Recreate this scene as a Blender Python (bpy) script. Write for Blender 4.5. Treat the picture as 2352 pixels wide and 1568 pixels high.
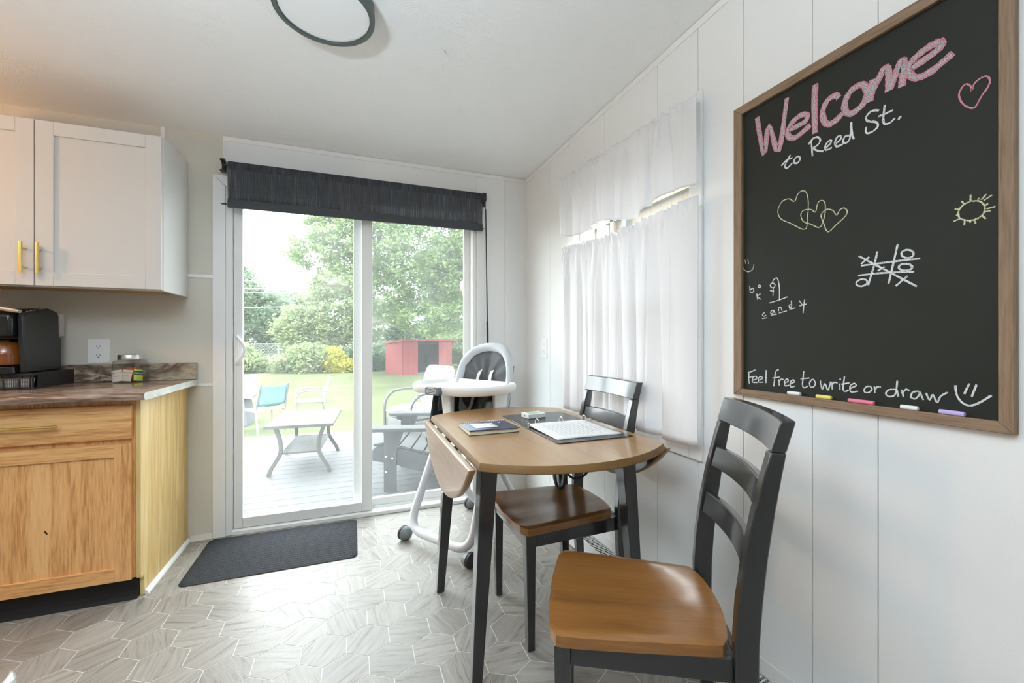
import bpy, math, random
import numpy as np
from mathutils import Matrix, Vector
PI = math.pi
SC = bpy.context.scene
COL = SC.collection
for _o in list(bpy.data.objects):
    bpy.data.objects.remove(_o)

# ------------------------------------------------------------------ camera
cam = bpy.data.cameras.new('camera')
cam.sensor_width = 36.0
cam.lens = 965.0 / 2352.0 * 36.0
cam.shift_y = -6.0 / 2352.0
cam.clip_start = 0.02
cam.clip_end = 300
camo = bpy.data.objects.new('camera', cam)
COL.objects.link(camo)
camo.location = (0, 0, 1.14)
camo.rotation_euler = (PI / 2, 0, -math.radians(20.7))
SC.camera = camo

# ------------------------------------------------------------------ sky, lights, exposure
wd = bpy.data.worlds.new('overcast_sky')
SC.world = wd
wd.use_nodes = True
_n = wd.node_tree.nodes
_bg = _n['Background']
_bg.inputs[0].default_value = (0.89, 0.955, 1.0, 1)
_bg.inputs[1].default_value = 9.0
SC.view_settings.view_transform = 'Standard'
SC.view_settings.look = 'None'
SC.view_settings.gamma = 1.0
SC.view_settings.exposure = 0.48
SC.view_settings.use_curve_mapping = False
SC.cycles.use_denoising = True
SC.cycles.max_bounces = 10
SC.cycles.diffuse_bounces = 5
SC.cycles.glossy_bounces = 4
SC.cycles.transmission_bounces = 8
SC.cycles.transparent_max_bounces = 24
SC.cycles.caustics_reflective = False
SC.cycles.caustics_refractive = False
SC.cycles.sample_clamp_indirect = 6.0


def lamp(name, kind, loc, energy, color, size=0.3, rot=(0, 0, 0), shape='DISK', sy=None):
    L = bpy.data.lights.new(name, kind)
    L.energy = energy
    L.color = color
    if kind == 'AREA':
        L.shape = shape
        L.size = size
        if sy:
            L.size_y = sy
    elif kind == 'POINT':
        L.shadow_soft_size = size
    o = bpy.data.objects.new(name, L)
    o.location = loc
    o.rotation_euler = rot
    COL.objects.link(o)
    return o


# fill lights added on the unseen ceiling behind the camera
lamp('ceiling_fill_light', 'AREA', (-0.9, -0.9, 2.24), 4.0, (0.92, 0.97, 1.0), 0.32)
lamp('ceiling_fill_light', 'AREA', (-2.3, -1.6, 2.24), 4.0, (0.92, 0.97, 1.0), 0.32)
# fill light added out of view left of the camera, bounced off the ceiling
lamp('ceiling_bounce_fill', 'AREA', (-0.70, 0.15, 1.66), 60.0, (0.76, 0.90, 1.0), 0.26, rot=(PI, 0, 0))
# warm kitchen lamp over the counter further left
lamp('kitchen_lamp_light', 'POINT', (-2.35, 1.95, 1.85), 20.0, (1.0, 0.55, 0.25), 0.06)


# ------------------------------------------------------------------ object helpers
_inv = {}


def link(o, parent=None):
    COL.objects.link(o)
    if parent is not None:
        o.parent = parent
        m = _inv.get(parent.name)
        if m is not None:
            o.matrix_parent_inverse = m
    return o


def tag(o, label=None, cat=None, group=None, kind=None):
    if label:
        o['label'] = label
    if cat:
        o['category'] = cat
    if group:
        o['group'] = group
    if kind:
        o['kind'] = kind
    return o


def thing(name, label, cat, loc=(0, 0, 0), rz=0.0, group=None, kind=None, local=False):
    o = bpy.data.objects.new(name, None)
    o.empty_display_size = 0.05
    o.location = loc
    o.rotation_euler = (0, 0, rz)
    COL.objects.link(o)
    if not local:
        _inv[o.name] = (Matrix.Translation(loc) @ Matrix.Rotation(rz, 4, 'Z')).inverted()
    return tag(o, label, cat, group, kind)


class MB:
    def __init__(s):
        s.v = []
        s.f = []

    def add(s, vs, fs, M=None):
        b = len(s.v)
        if M is not None:
            vs = [tuple(M @ Vector(q)) for q in vs]
        s.v += [tuple(q) for q in vs]
        s.f += [tuple(i + b for i in f) for f in fs]
        return s

    def box(s, x0, x1, y0, y1, z0, z1, M=None):
        vs = [(x, y, z) for z in (z0, z1) for y in (y0, y1) for x in (x0, x1)]
        return s.add(vs, [(0, 2, 3, 1), (4, 5, 7, 6), (0, 1, 5, 4), (2, 6, 7, 3), (0, 4, 6, 2), (1, 3, 7, 5)], M)

    def hexa(s, bot, top, M=None):
        """eight corners: four below, four above, both counter-clockwise"""
        return s.add(list(bot) + list(top), [(3, 2, 1, 0), (4, 5, 6, 7), (0, 1, 5, 4), (1, 2, 6, 5), (2, 3, 7, 6), (3, 0, 4, 7)], M)

    def prism(s, poly, a0, a1, axis='z', M=None):
        """extrude a 2D polygon; axis z: (x,y), y: (x,z), x: (y,z)"""
        n = len(poly)

        def mk(p, a):
            return {'z': (p[0], p[1], a), 'y': (p[0], a, p[1]), 'x': (a, p[0], p[1])}[axis]
        vs = [mk(p, a0) for p in poly] + [mk(p, a1) for p in poly]
        fs = [tuple(range(n))[::-1], tuple(range(n, 2 * n))]
        fs += [(i, (i + 1) % n, (i + 1) % n + n, i + n) for i in range(n)]
        return s.add(vs, fs, M)

    def lathe(s, prof, n=24, M=None, cap=True):
        vs = []
        for r, z in prof:
            for k in range(n):
                a = 2 * PI * k / n
                vs.append((r * math.cos(a), r * math.sin(a), z))
        fs = []
        for i in range(len(prof) - 1):
            for k in range(n):
                k2 = (k + 1) % n
                fs.append((i * n + k, i * n + k2, (i + 1) * n + k2, (i + 1) * n + k))
        if cap:
            fs.append(tuple(range(n))[::-1])
            fs.append(tuple(range((len(prof) - 1) * n, len(prof) * n)))
        return s.add(vs, fs, M)

    def cyl(s, p0, p1, r, n=12, r1=None):
        return s.tube([p0, p1], [r, r if r1 is None else r1], n)

    def tube(s, pts, r, n=10, closed=False, sec=None, up=None):
        """sweep; r a number or list; sec: a 2D section (side, up) to sweep instead of a circle"""
        P = [Vector(p) for p in pts]
        m = len(P)
        rs = r if isinstance(r, (list, tuple)) else [r] * m
        sec = sec or [(math.cos(2 * PI * k / n), math.sin(2 * PI * k / n)) for k in range(n)]
        n = len(sec)
        vs = []
        prev = Vector(up) if up else None
        for i in range(m):
            if closed:
                t = P[(i + 1) % m] - P[(i - 1) % m]
            else:
                t = P[min(i + 1, m - 1)] - P[max(i - 1, 0)]
            t.normalize()
            if prev is None:
                prev = Vector((0, 0, 1)) if abs(t.z) < 0.9 else Vector((0, 1, 0))
            side = t.cross(prev)
            if side.length < 1e-5:
                side = t.orthogonal()
            side.normalize()
            u = side.cross(t).normalized()
            prev = u if not up else Vector(up)
            for a, b in sec:
                vs.append(tuple(P[i] + (side * a + u * b) * rs[i]))
        fs = []
        for i in range(m if closed else m - 1):
            j = (i + 1) % m
            for k in range(n):
                k2 = (k + 1) % n
                fs.append((i * n + k, i * n + k2, j * n + k2, j * n + k))
        if not closed:
            fs.append(tuple(range(n))[::-1])
            fs.append(tuple(range((m - 1) * n, m * n)))
        return s.add(vs, fs)

    def grid(s, rows, closed=False):
        """rows: equal-length lists of points"""
        n = len(rows[0])
        vs = [q for r in rows for q in r]
        fs = []
        for i in range(len(rows) - 1):
            for k in range(n if closed else n - 1):
                k2 = (k + 1) % n
                fs.append((i * n + k, i * n + k2, (i + 1) * n + k2, (i + 1) * n + k))
        return s.add(vs, fs)

    def build(s, name, mat, parent=None, bevel=0.0, smooth=35, label=None, solid=0.0, seg=2, fixn=True):
        me = bpy.data.meshes.new(name)
        me.from_pydata(s.v, [], s.f)
        me.materials.append(mat)
        if fixn:
            import bmesh
            b = bmesh.new()
            b.from_mesh(me)
            bmesh.ops.recalc_face_normals(b, faces=b.faces)
            b.to_mesh(me)
            b.free()
        if smooth:
            me.polygons.foreach_set('use_smooth', [True] * len(me.polygons))
            me.set_sharp_from_angle(angle=math.radians(smooth))
        me.update()
        o = bpy.data.objects.new(name, me)
        link(o, parent)
        if solid:
            md = o.modifiers.new('thickness', 'SOLIDIFY')
            md.thickness = solid
            md.offset = 0
        if bevel:
            md = o.modifiers.new('rounding', 'BEVEL')
            md.width = bevel
            md.segments = seg
            md.limit_method = 'ANGLE'
            md.angle_limit = math.radians(40)
        if label:
            o['label'] = label
        return o


def bx(name, mat, parent, x0, x1, y0, y1, z0, z1, bevel=0.0, label=None):
    return MB().box(x0, x1, y0, y1, z0, z1).build(name, mat, parent, bevel, label=label)


def copy_tree(o, parent=None):
    c = o.copy()
    COL.objects.link(c)
    if parent is not None:
        c.parent = parent
    for ch in [q for q in bpy.data.objects if q.parent == o]:
        copy_tree(ch, c)
    return c


def rrect(x0, x1, y0, y1, r, n=5):
    out = []
    for cx, cy, a0 in ((x1 - r, y0 + r, -PI / 2), (x1 - r, y1 - r, 0), (x0 + r, y1 - r, PI / 2), (x0 + r, y0 + r, PI)):
        for k in range(n + 1):
            a = a0 + PI / 2 * k / n
            out.append((cx + r * math.cos(a), cy + r * math.sin(a)))
    return out


def text(name, body, size, m, parent, local, align='LEFT', depth=0.0002):
    cu = bpy.data.curves.new(name, 'FONT')
    cu.body = body
    cu.size = size
    cu.align_x = align
    cu.extrude = depth
    t0 = bpy.data.objects.new(name, cu)
    me = bpy.data.meshes.new_from_object(t0)
    bpy.data.objects.remove(t0)
    bpy.data.curves.remove(cu)
    me.name = name
    me.materials.clear()
    me.materials.append(m)
    t = bpy.data.objects.new(name, me)
    link(t, parent)
    t.matrix_local = local
    return t


# ------------------------------------------------------------------ materials
def mat(name, col, rough=0.5, metal=0.0, spec=0.5, bump=0.0, bscale=200.0, var=0.0, vscale=6.0, emit=0.0, sub=None, coat=0.0):
    m = bpy.data.materials.new(name)
    m.use_nodes = True
    nt = m.node_tree
    b = nt.nodes['Principled BSDF']
    b.inputs['Base Color'].default_value = (*col, 1)
    b.inputs['Roughness'].default_value = rough
    b.inputs['Metallic'].default_value = metal
    b.inputs['Specular IOR Level'].default_value = spec
    b.inputs['Coat Weight'].default_value = coat
    if emit:
        b.inputs['Emission Color'].default_value = (*col, 1)
        b.inputs['Emission Strength'].default_value = emit
    if bump or var:
        tc = nt.nodes.new('ShaderNodeTexCoord')
    if var:
        no = nt.nodes.new('ShaderNodeTexNoise')
        no.inputs['Scale'].default_value = vscale
        no.inputs['Detail'].default_value = 4
        nt.links.new(tc.outputs['Object'], no.inputs['Vector'])
        mx = nt.nodes.new('ShaderNodeMapRange')
        mx.inputs[1].default_value = 0.3
        mx.inputs[2].default_value = 0.7
        mx.inputs[3].default_value = 1 - var
        mx.inputs[4].default_value = 1 + var
        nt.links.new(no.outputs['Fac'], mx.inputs[0])
        mu = nt.nodes.new('ShaderNodeVectorMath')
        mu.operation = 'SCALE'
        mu.inputs[0].default_value = col
        nt.links.new(mx.outputs[0], mu.inputs['Scale'])
        nt.links.new(mu.outputs[0], b.inputs['Base Color'])
    if bump:
        n2 = nt.nodes.new('ShaderNodeTexNoise')
        n2.inputs['Scale'].default_value = bscale
        n2.inputs['Detail'].default_value = 3
        nt.links.new(tc.outputs['Object'], n2.inputs['Vector'])
        bp = nt.nodes.new('ShaderNodeBump')
        bp.inputs['Strength'].default_value = bump
        bp.inputs['Distance'].default_value = 0.004
        nt.links.new(n2.outputs['Fac'], bp.inputs['Height'])
        nt.links.new(bp.outputs['Normal'], b.inputs['Normal'])
    return m


def wood(name, stops, axis=0, scale=9.0, stretch=12.0, rough=0.4, bump=0.12, rings=0.0, coat=0.0, rnd=False, spec=0.5, fine=60.0, finew=0.35):
    """grain along AXIS: noise drawn out along it, plus fine pores; stops: [(pos, colour)]"""
    m = bpy.data.materials.new(name)
    m.use_nodes = True
    nt = m.node_tree
    N, L = nt.nodes, nt.links
    b = N['Principled BSDF']
    b.inputs['Roughness'].default_value = rough
    b.inputs['Specular IOR Level'].default_value = spec
    b.inputs['Coat Weight'].default_value = coat
    b.inputs['Coat Roughness'].default_value = 0.12
    tc = N.new('ShaderNodeTexCoord')
    vec = tc.outputs['Object']
    if rnd:
        oi = N.new('ShaderNodeObjectInfo')
        ad = N.new('ShaderNodeVectorMath')
        ad.operation = 'MULTIPLY_ADD'
        ad.inputs[1].default_value = (17, 11, 23)
        cb = N.new('ShaderNodeCombineXYZ')
        for q in range(3):
            L.new(oi.outputs['Random'], cb.inputs[q])
        L.new(cb.outputs[0], ad.inputs[0])
        L.new(vec, ad.inputs[2])
        vec = ad.outputs[0]
    mp = N.new('ShaderNodeMapping')
    sc = [1.0, 1.0, 1.0]
    sc[axis] = 1.0 / stretch
    mp.inputs['Scale'].default_value = sc
    L.new(vec, mp.inputs['Vector'])
    no = N.new('ShaderNodeTexNoise')
    no.inputs['Scale'].default_value = scale
    no.inputs['Detail'].default_value = 5
    no.inputs['Distortion'].default_value = 1.2
    L.new(mp.outputs[0], no.inputs['Vector'])
    fac = no.outputs['Fac']
    if rings:
        wv = N.new('ShaderNodeMath')
        wv.operation = 'MULTIPLY'
        wv.inputs[1].default_value = rings
        L.new(fac, wv.inputs[0])
        fr = N.new('ShaderNodeMath')
        fr.operation = 'PINGPONG'
        fr.inputs[1].default_value = 1.0
        L.new(wv.outputs[0], fr.inputs[0])
        mxr = N.new('ShaderNodeMix')
        mxr.inputs[0].default_value = 0.35
        L.new(fac, mxr.inputs[2])
        L.new(fr.outputs[0], mxr.inputs[3])
        fac = mxr.outputs[0]
    n2 = N.new('ShaderNodeTexNoise')
    n2.inputs['Scale'].default_value = fine
    n2.inputs['Detail'].default_value = 3
    L.new(mp.outputs[0], n2.inputs['Vector'])
    mx = N.new('ShaderNodeMix')
    mx.inputs[0].default_value = finew
    L.new(fac, mx.inputs[2])
    L.new(n2.outputs['Fac'], mx.inputs[3])
    cr = N.new('ShaderNodeValToRGB')
    el = cr.color_ramp.elements
    while len(el) < len(stops):
        el.new(0.5)
    for e, (p, c) in zip(el, stops):
        e.position = p
        e.color = (*c, 1)
    L.new(mx.outputs[0], cr.inputs[0])
    L.new(cr.outputs[0], b.inputs['Base Color'])
    if bump:
        bp = N.new('ShaderNodeBump')
        bp.inputs['Strength'].default_value = bump
        bp.inputs['Distance'].default_value = 0.002
        L.new(n2.outputs['Fac'], bp.inputs['Height'])
        L.new(bp.outputs['Normal'], b.inputs['Normal'])
    return m


def cloth(name, col, trans=0.4, rough=1.0, weave=0.15, wscale=900.0, see=0.0):
    m = bpy.data.materials.new(name)
    m.use_nodes = True
    nt = m.node_tree
    N, L = nt.nodes, nt.links
    N.remove(N['Principled BSDF'])
    d = N.new('ShaderNodeBsdfDiffuse')
    t = N.new('ShaderNodeBsdfTranslucent')
    d.inputs[0].default_value = (*col, 1)
    t.inputs[0].default_value = (*col, 1)
    mx = N.new('ShaderNodeMixShader')
    mx.inputs[0].default_value = trans
    L.new(d.outputs[0], mx.inputs[1])
    L.new(t.outputs[0], mx.inputs[2])
    out = N['Material Output']
    tc = N.new('ShaderNodeTexCoord')
    if weave:
        no = N.new('ShaderNodeTexNoise')
        no.inputs['Scale'].default_value = wscale
        L.new(tc.outputs['Object'], no.inputs['Vector'])
        bp = N.new('ShaderNodeBump')
        bp.inputs['Strength'].default_value = weave
        bp.inputs['Distance'].default_value = 0.001
        L.new(no.outputs['Fac'], bp.inputs['Height'])
        L.new(bp.outputs[0], d.inputs['Normal'])
    last = mx
    if see:
        tr = N.new('ShaderNodeBsdfTransparent')
        mp = N.new('ShaderNodeMapping')
        mp.inputs['Scale'].default_value = (220, 1, 5)
        L.new(tc.outputs['Object'], mp.inputs['Vector'])
        no = N.new('ShaderNodeTexNoise')
        no.inputs['Scale'].default_value = 1.0
        no.inputs['Detail'].default_value = 2
        L.new(mp.outputs[0], no.inputs['Vector'])
        mr = N.new('ShaderNodeMapRange')
        mr.inputs[1].default_value = 0.35
        mr.inputs[2].default_value = 0.75
        mr.inputs[3].default_value = see * 0.15
        mr.inputs[4].default_value = see * 2.0
        L.new(no.outputs['Fac'], mr.inputs[0])
        m2 = N.new('ShaderNodeMixShader')
        L.new(mr.outputs[0], m2.inputs[0])
        L.new(mx.outputs[0], m2.inputs[1])
        L.new(tr.outputs[0], m2.inputs[2])
        last = m2
    L.new(last.outputs[0], out.inputs[0])
    return m


def pane_glass(name, tint=(1, 1, 1), haze=0.05, refl=1.0):
    """window glass: clear, mirror-like at grazing angles, with a pale scattering veil mixed in for the hazy glare outside"""
    m = bpy.data.materials.new(name)
    m.use_nodes = True
    nt = m.node_tree
    N, L = nt.nodes, nt.links
    N.remove(N['Principled BSDF'])
    tr = N.new('ShaderNodeBsdfTransparent')
    tr.inputs[0].default_value = (*tint, 1)
    gl = N.new('ShaderNodeBsdfGlossy')
    gl.inputs['Roughness'].default_value = 0.02
    fr = N.new('ShaderNodeFresnel')
    fr.inputs[0].default_value = 1.3
    sc = N.new('ShaderNodeMath')
    sc.operation = 'MULTIPLY'
    sc.inputs[1].default_value = refl
    # only the face the ray enters reflects; the far face of the slab lets it out
    ge = N.new('ShaderNodeNewGeometry')
    sb = N.new('ShaderNodeMath')
    sb.operation = 'SUBTRACT'
    sb.inputs[0].default_value = 1.0
    L.new(ge.outputs['Backfacing'], sb.inputs[1])
    s2 = N.new('ShaderNodeMath')
    s2.operation = 'MULTIPLY'
    L.new(fr.outputs[0], s2.inputs[0])
    L.new(sb.outputs[0], s2.inputs[1])
    L.new(s2.outputs[0], sc.inputs[0])
    mx = N.new('ShaderNodeMixShader')
    L.new(sc.outputs[0], mx.inputs[0])
    L.new(tr.outputs[0], mx.inputs[1])
    L.new(gl.outputs[0], mx.inputs[2])
    last = mx
    if haze:  # pale veil mixed into the glass, washing out the view as glare does
        tl = N.new('ShaderNodeBsdfTranslucent')
        tl.inputs[0].default_value = (0.95, 0.97, 0.97, 1)
        tc = N.new('ShaderNodeTexCoord')
        no = N.new('ShaderNodeTexNoise')
        no.inputs['Scale'].default_value = 2.2
        no.inputs['Detail'].default_value = 5
        no.inputs['Distortion'].default_value = 0.8
        L.new(tc.outputs['Object'], no.inputs['Vector'])
        mr = N.new('ShaderNodeMapRange')
        mr.inputs[1].default_value = 0.3
        mr.inputs[2].default_value = 0.75
        mr.inputs[3].default_value = haze * 0.6
        mr.inputs[4].default_value = haze * 1.5
        L.new(no.outputs['Fac'], mr.inputs[0])
        m2 = N.new('ShaderNodeMixShader')
        L.new(mr.outputs[0], m2.inputs[0])
        L.new(mx.outputs[0], m2.inputs[1])
        L.new(tl.outputs[0], m2.inputs[2])
        last = m2
    L.new(last.outputs[0], N['Material Output'].inputs[0])
    return m


def leaf_mat(name, c1, c2):
    m = bpy.data.materials.new(name)
    m.use_nodes = True
    nt = m.node_tree
    N, L = nt.nodes, nt.links
    N.remove(N['Principled BSDF'])
    ge = N.new('ShaderNodeNewGeometry')
    cr = N.new('ShaderNodeValToRGB')
    cr.color_ramp.elements[0].color = (*c1, 1)
    cr.color_ramp.elements[1].color = (*c2, 1)
    L.new(ge.outputs['Random Per Island'], cr.inputs[0])
    d = N.new('ShaderNodeBsdfDiffuse')
    t = N.new('ShaderNodeBsdfTranslucent')
    L.new(cr.outputs[0], d.inputs[0])
    L.new(cr.outputs[0], t.inputs[0])
    mx = N.new('ShaderNodeMixShader')
    mx.inputs[0].default_value = 0.45
    L.new(d.outputs[0], mx.inputs[1])
    L.new(t.outputs[0], mx.inputs[2])
    L.new(mx.outputs[0], N['Material Output'].inputs[0])
    return m


def chalk_mat(name, col, dens=0.5):
    """chalk dust: broken, grainy coverage"""
    m = bpy.data.materials.new(name)
    m.use_nodes = True
    nt = m.node_tree
    N, L = nt.nodes, nt.links
    b = N['Principled BSDF']
    b.inputs['Roughness'].default_value = 0.95
    b.inputs['Base Color'].default_value = (*col, 1)
    tc = N.new('ShaderNodeTexCoord')
    no = N.new('ShaderNodeTexNoise')
    no.inputs['Scale'].default_value = 420
    no.inputs['Detail'].default_value = 2
    L.new(tc.outputs['Object'], no.inputs['Vector'])
    mr = N.new('ShaderNodeMapRange')
    mr.inputs[1].default_value = dens - 0.14
    mr.inputs[2].default_value = dens + 0.14
    mr.inputs[3].default_value = 0.25
    mr.inputs[4].default_value = 1.0
    L.new(no.outputs['Fac'], mr.inputs[0])
    L.new(mr.outputs[0], b.inputs['Alpha'])
    return m


# ------------------------------------------------------------------ shared materials
M = {}
M['white_wall'] = mat('white_wall_paint', (0.84, 0.84, 0.835), 0.55, bump=0.05, bscale=350)
M['greige'] = mat('greige_wall_paint', (0.66, 0.63, 0.555), 0.6, bump=0.08, bscale=350)
M['trim'] = mat('white_trim_paint', (0.86, 0.86, 0.85), 0.4)
M['cream'] = mat('cream_trim_paint', (0.74, 0.70, 0.62), 0.45)
M['vinyl'] = mat('white_vinyl', (0.84, 0.84, 0.83), 0.32)
M['cab_white'] = mat('white_cabinet_paint', (0.68, 0.67, 0.65), 0.38)
M['gold'] = mat('brushed_gold', (0.80, 0.60, 0.20), 0.32, 1.0)
M['steel'] = mat('brushed_steel', (0.70, 0.70, 0.69), 0.28, 1.0)
M['chrome'] = mat('chrome', (0.85, 0.85, 0.85), 0.08, 1.0)
M['black'] = mat('black_plastic', (0.018, 0.020, 0.021), 0.42)
M['black_gloss'] = mat('glossy_black_plastic', (0.012, 0.013, 0.014), 0.12)
M['dark'] = mat('dark_void', (0.01, 0.01, 0.01), 0.8)
M['toe'] = mat('black_vinyl_toe_board', (0.014, 0.013, 0.0125), 0.55, spec=0.3)
M['hickory'] = wood('hickory_cabinet', [(0.33, (0.50, 0.22, 0.07)), (0.43, (0.74, 0.39, 0.15)), (0.55, (0.86, 0.51, 0.225)), (0.68, (0.70, 0.36, 0.135))], 0, 8.0, 16, 0.38, 0.08, rings=4, fine=200, finew=0.35)
M['hickory_v'] = wood('hickory_cabinet_upright', [(0.33, (0.50, 0.22, 0.07)), (0.43, (0.74, 0.39, 0.15)), (0.55, (0.86, 0.51, 0.225)), (0.68, (0.70, 0.36, 0.135))], 2, 8.0, 16, 0.38, 0.08, rings=4, fine=200, finew=0.35)
M['maple'] = wood('pale_end_panel', [(0.3, (0.56, 0.34, 0.11)), (0.5, (0.76, 0.54, 0.23)), (0.75, (0.82, 0.63, 0.32))], 2, 14.0, 14, 0.42, 0.05, rings=4)
M['under'] = wood('cabinet_underside', [(0.3, (0.45, 0.26, 0.09)), (0.7, (0.60, 0.38, 0.15))], 0, 6, 10, 0.5, 0.05)
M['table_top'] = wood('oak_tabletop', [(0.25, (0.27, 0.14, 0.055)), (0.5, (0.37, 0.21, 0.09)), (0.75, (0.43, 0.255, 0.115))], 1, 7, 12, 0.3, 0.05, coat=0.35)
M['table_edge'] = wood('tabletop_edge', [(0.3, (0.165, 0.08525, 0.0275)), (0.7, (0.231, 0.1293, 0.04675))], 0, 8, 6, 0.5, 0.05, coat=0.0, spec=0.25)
M['seat_wood'] = wood('walnut_brown_seat', [(0.25, (0.1582, 0.06075, 0.01392)), (0.5, (0.2721, 0.1164, 0.03037)), (0.8, (0.367, 0.1772, 0.05695))], 1, 14, 14, 0.3, 0.06, coat=0.4, fine=150)
M['black_wood'] = wood('charcoal_painted_wood', [(0.3, (0.012, 0.013, 0.0135)), (0.7, (0.021, 0.0225, 0.023))], 2, 9, 12, 0.32, 0.12, coat=0.9, fine=90)
M['counter'] = wood('brown_streaked_laminate', [(0.36, (0.06598, 0.0377, 0.02639)), (0.45, (0.2639, 0.1659, 0.1169)), (0.53, (0.509, 0.3864, 0.3016)), (0.59, (0.1602, 0.09425, 0.06786)), (0.70, (0.8294, 0.7352, 0.6409))], 0, 9, 9, 0.16, 0.02, rings=2.5, finew=0.2)
M['counter_end'] = mat('pale_laminate_end', (0.60, 0.61, 0.55), 0.3, var=0.2, vscale=12)
M['splash'] = wood('marbled_backsplash', [(0.36, (0.0375, 0.025, 0.02)), (0.43, (0.25, 0.1812, 0.1313)), (0.50, (0.525, 0.4625, 0.35)), (0.56, (0.1125, 0.0725, 0.05)), (0.62, (0.625, 0.5875, 0.5)), (0.74, (0.325, 0.2375, 0.1))], 0, 9, 3.0, 0.25, 0.02, rings=3.5, finew=0.15)
M['frame_wood'] = wood('weathered_brown_frame', [(0.36, (0.115, 0.068, 0.038)), (0.47, (0.215, 0.135, 0.08)), (0.56, (0.27, 0.175, 0.11)), (0.68, (0.33, 0.235, 0.155))], 2, 26, 16, 0.65, 0.4, rings=3, fine=240)
M['frame_wood_h'] = wood('weathered_brown_frame_rail', [(0.36, (0.115, 0.068, 0.038)), (0.47, (0.215, 0.135, 0.08)), (0.56, (0.27, 0.175, 0.11)), (0.68, (0.33, 0.235, 0.155))], 1, 26, 16, 0.65, 0.4, rings=3, fine=240)
M['slate'] = mat('chalkboard_black', (0.018, 0.0195, 0.016), 0.62, spec=0.25, var=0.10, vscale=3.0, bump=0.05, bscale=300)
M['curtain'] = cloth('white_curtain', (0.90, 0.90, 0.915), 0.24, weave=0.1)
M['blind'] = cloth('charcoal_blind_weave', (0.095, 0.105, 0.120), 0.2, weave=0.3, wscale=600, see=0.34)
M['blind_solid'] = mat('charcoal_hem', (0.045, 0.050, 0.060), 0.6)
M['glass_slide'] = pane_glass('sliding_glass', (0.99, 1, 0.995), 0.028, 0.8)
M['glass_fixed'] = pane_glass('fixed_glass', (0.88, 0.90, 0.89), 0.032, 1.0)
M['glass_win'] = pane_glass('window_glass', (0.97, 0.98, 0.97), 0.03, 1.0)
M['white_plastic'] = mat('white_plastic', (0.88, 0.88, 0.875), 0.35)
M['paper'] = mat('paper', (0.80, 0.80, 0.80), 0.8)


def floor_tile_mat():
    m = bpy.data.materials.new('stone_look_tile')
    m.use_nodes = True
    nt = m.node_tree
    N, L = nt.nodes, nt.links
    b = N['Principled BSDF']
    b.inputs['Roughness'].default_value = 0.40
    b.inputs['Specular IOR Level'].default_value = 0.55
    tc = N.new('ShaderNodeTexCoord')
    oi = N.new('ShaderNodeObjectInfo')

    def math_(op, a, c=None):
        q = N.new('ShaderNodeMath')
        q.operation = op
        for i, x in enumerate((a, c)):
            if x is None:
                continue
            if isinstance(x, (int, float)):
                q.inputs[i].default_value = x
            else:
                L.new(x, q.inputs[i])
        return q.outputs[0]
    k3 = math_('MULTIPLY', math_('FLOOR', math_('MULTIPLY', oi.outputs['Random'], 2.999)), PI / 3)
    ang = math_('ADD', k3, math_('MULTIPLY', math_('FRACT', math_('MULTIPLY', oi.outputs['Random'], 37.0)), 0.5))
    vr = N.new('ShaderNodeVectorRotate')
    vr.rotation_type = 'Z_AXIS'
    L.new(tc.outputs['Object'], vr.inputs['Vector'])
    L.new(ang, vr.inputs['Angle'])
    of = N.new('ShaderNodeVectorMath')
    of.operation = 'ADD'
    cb = N.new('ShaderNodeCombineXYZ')
    L.new(math_('MULTIPLY', oi.outputs['Random'], 53.0), cb.inputs[0])
    L.new(math_('MULTIPLY', oi.outputs['Random'], 31.0), cb.inputs[1])
    L.new(vr.outputs[0], of.inputs[0])
    L.new(cb.outputs[0], of.inputs[1])
    mp = N.new('ShaderNodeMapping')
    mp.inputs['Scale'].default_value = (0.10, 1, 1)
    L.new(of.outputs[0], mp.inputs['Vector'])
    no = N.new('ShaderNodeTexNoise')
    no.inputs['Scale'].default_value = 60
    no.inputs['Detail'].default_value = 6
    no.inputs['Roughness'].default_value = 0.65
    no.inputs['Distortion'].default_value = 0.6
    L.new(mp.outputs[0], no.inputs['Vector'])
    cr = N.new('ShaderNodeValToRGB')
    e = cr.color_ramp.elements
    e.new(0.5)
    for q, (p, c) in zip(e, [(0.31, (0.155, 0.138, 0.116)), (0.45, (0.285, 0.265, 0.236)), (0.70, (0.36, 0.34, 0.31))]):
        q.position = p
        q.color = (*c, 1)
    L.new(no.outputs['Fac'], cr.inputs[0])
    br = N.new('ShaderNodeMapRange')
    br.inputs[3].default_value = 0.88
    br.inputs[4].default_value = 1.08
    L.new(math_('FRACT', math_('MULTIPLY', oi.outputs['Random'], 7.0)), br.inputs[0])
    sc = N.new('ShaderNodeVectorMath')
    sc.operation = 'SCALE'
    L.new(cr.outputs[0], sc.inputs[0])
    L.new(br.outputs[0], sc.inputs['Scale'])
    L.new(sc.outputs[0], b.inputs['Base Color'])
    n2 = N.new('ShaderNodeTexNoise')
    n2.inputs['Scale'].default_value = 170
    n2.inputs['Detail'].default_value = 3
    n2.inputs['Distortion'].default_value = 1.5
    L.new(of.outputs[0], n2.inputs['Vector'])
    bp = N.new('ShaderNodeBump')
    bp.inputs['Strength'].default_value = 0.35
    bp.inputs['Distance'].default_value = 0.0015
    L.new(n2.outputs['Fac'], bp.inputs['Height'])
    L.new(bp.outputs[0], b.inputs['Normal'])
    return m


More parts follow.
